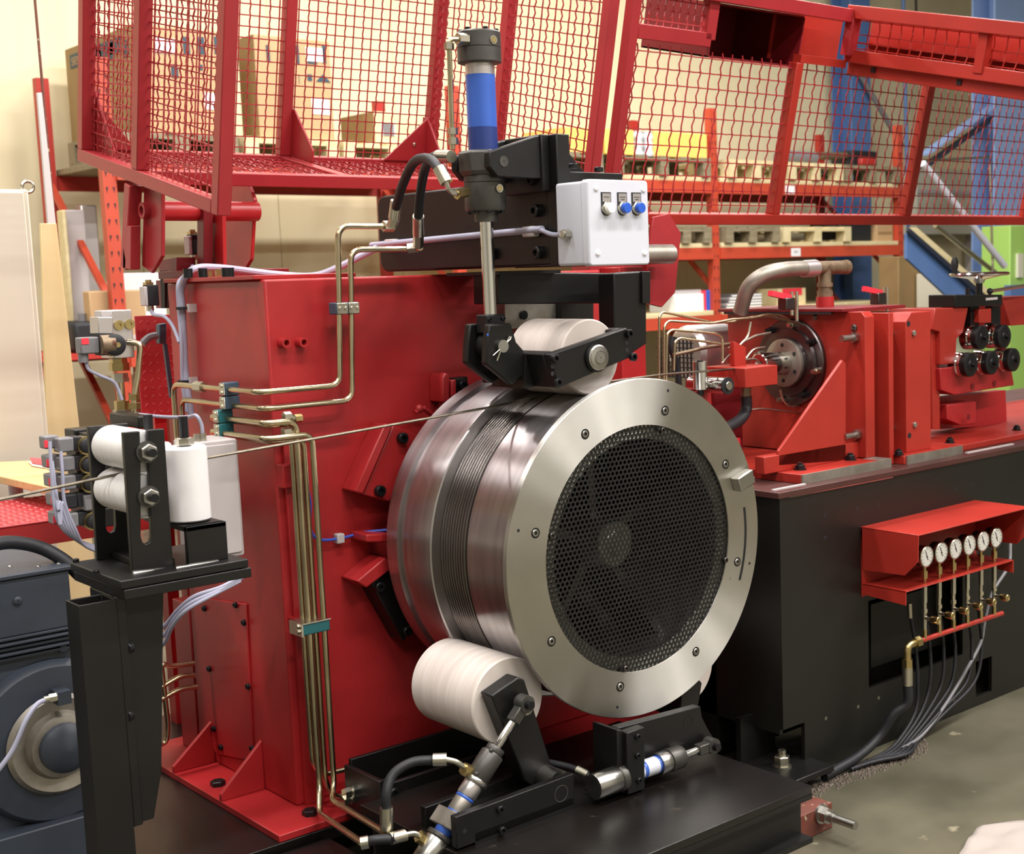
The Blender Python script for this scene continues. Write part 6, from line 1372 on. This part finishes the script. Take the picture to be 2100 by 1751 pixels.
# stairs
sr = thing('steel_stair', 'blue steel stair with bright handrails behind the straightener', 'stair', A(1950, 700, Y=8.0))
def stripe(pts, Y, th, mt, nm): pxprism(pts, th, Y=Y).build(nm, mt, sr)
stripe(((1860, 478), (1870, 478), (2062, 655), (2062, 720), (1860, 530)), 7.9, .03, 'steelblue', 'stringer')
stripe(((1864, 466), (1880, 466), (2048, 612), (2040, 620)), 7.85, .03, 'palewood', 'tread_edge')
stripe(((1862, 474), (1868, 470), (2042, 622), (2038, 632)), 7.84, .03, 'navy', 'stringer_lip')
M().cyl(A(1892, 335, Y=7.7), A(2060, 545, Y=7.7), .035, 14).build('handrail', 'boxwhite', sr)
M().cyl(A(1918, 462, Y=7.8), A(2045, 562, Y=7.8), .025, 14).build('handrail', 'zinc', sr)
M().cyl(A(2030, 330, Y=7.75), A(2036, 560, Y=7.75), .012, 10).build('rail_post', 'zinc', sr); M().cyl(A(1895, 330, Y=7.75), A(2032, 322, Y=7.75), .012, 10).build('rail_top', 'zinc', sr)
# beige wall cupboard, cartons and green panel on the far right
a, b = A(1880, 345, Y=10.1), A(2032, 480, Y=10.1)
t = thing('wall_cabinet', 'pale beige cabinet behind the stair handrail', 'cabinet', (a.x, 10.1, 0)); M().box(a.x, b.x, 10.1, 10.45, b.z, a.z).build('cabinet_body', 'cream', t, bevel=.01); M().box(a.x, b.x, 10.08, 10.1, A(1950, 390, Y=10.1).z-.05, A(1950, 390, Y=10.1).z).build('cabinet_ledge', 'boxgrey', t); [M().box(xl_, xl_+.04, 10.1, 10.4, 0, b.z).build('cabinet_leg', 'boxgrey', t) for xl_ in (a.x+.1, b.x-.14)]
a, b = A(1862, 525, Y=8.6), A(1945, 640, Y=8.6)
t = thing('stored_carton', 'brown cartons with a white slip under the stair', 'box', (a.x, 8.6, 0)); M().box(a.x, b.x-.12, 8.72, 8.98, 0, a.z).build('carton_body', 'darkcard', t, bevel=.01); s0 = A(1914, 545, Y=8.715); M().box(s0.x, s0.x+.05, 8.712, 8.719, s0.z-.12, s0.z).build('white_slip', 'paper', t)
a, b = A(1944, 560, Y=8.3), A(2030, 640, Y=8.3); t = thing('beige_locker', 'pale locker behind the handwheel', 'locker', (a.x, 8.3, 0)); M().box(a.x, b.x, 8.3, 8.7, 0, a.z).build('locker_body', 'cream', t, bevel=.01); M().box(a.x+.02, b.x-.02, 8.285, 8.3, .05, a.z-.03).build('locker_door', 'cream', t, bevel=.005)
a, b = A(2072, 462, Y=7.9), A(2140, 640, Y=7.9); t = thing('green_cabinet', 'light green cabinet at the right edge', 'cabinet', (a.x, 7.9, 0)); M().box(a.x, b.x, 7.9, 8.25, 0, a.z).build('cabinet_body', 'green', t, bevel=.01); c_ = A(2085, 520, Y=7.89); M().box(c_.x, c_.x+.1, 7.87, 7.9, c_.z-.25, c_.z).build('notice', 'cream', t); c_ = A(2068, 585, Y=7.85); M().box(c_.x, c_.x+.4, 7.82, 7.9, c_.z-.3, c_.z).build('blue_tray', 'steelblue', t)
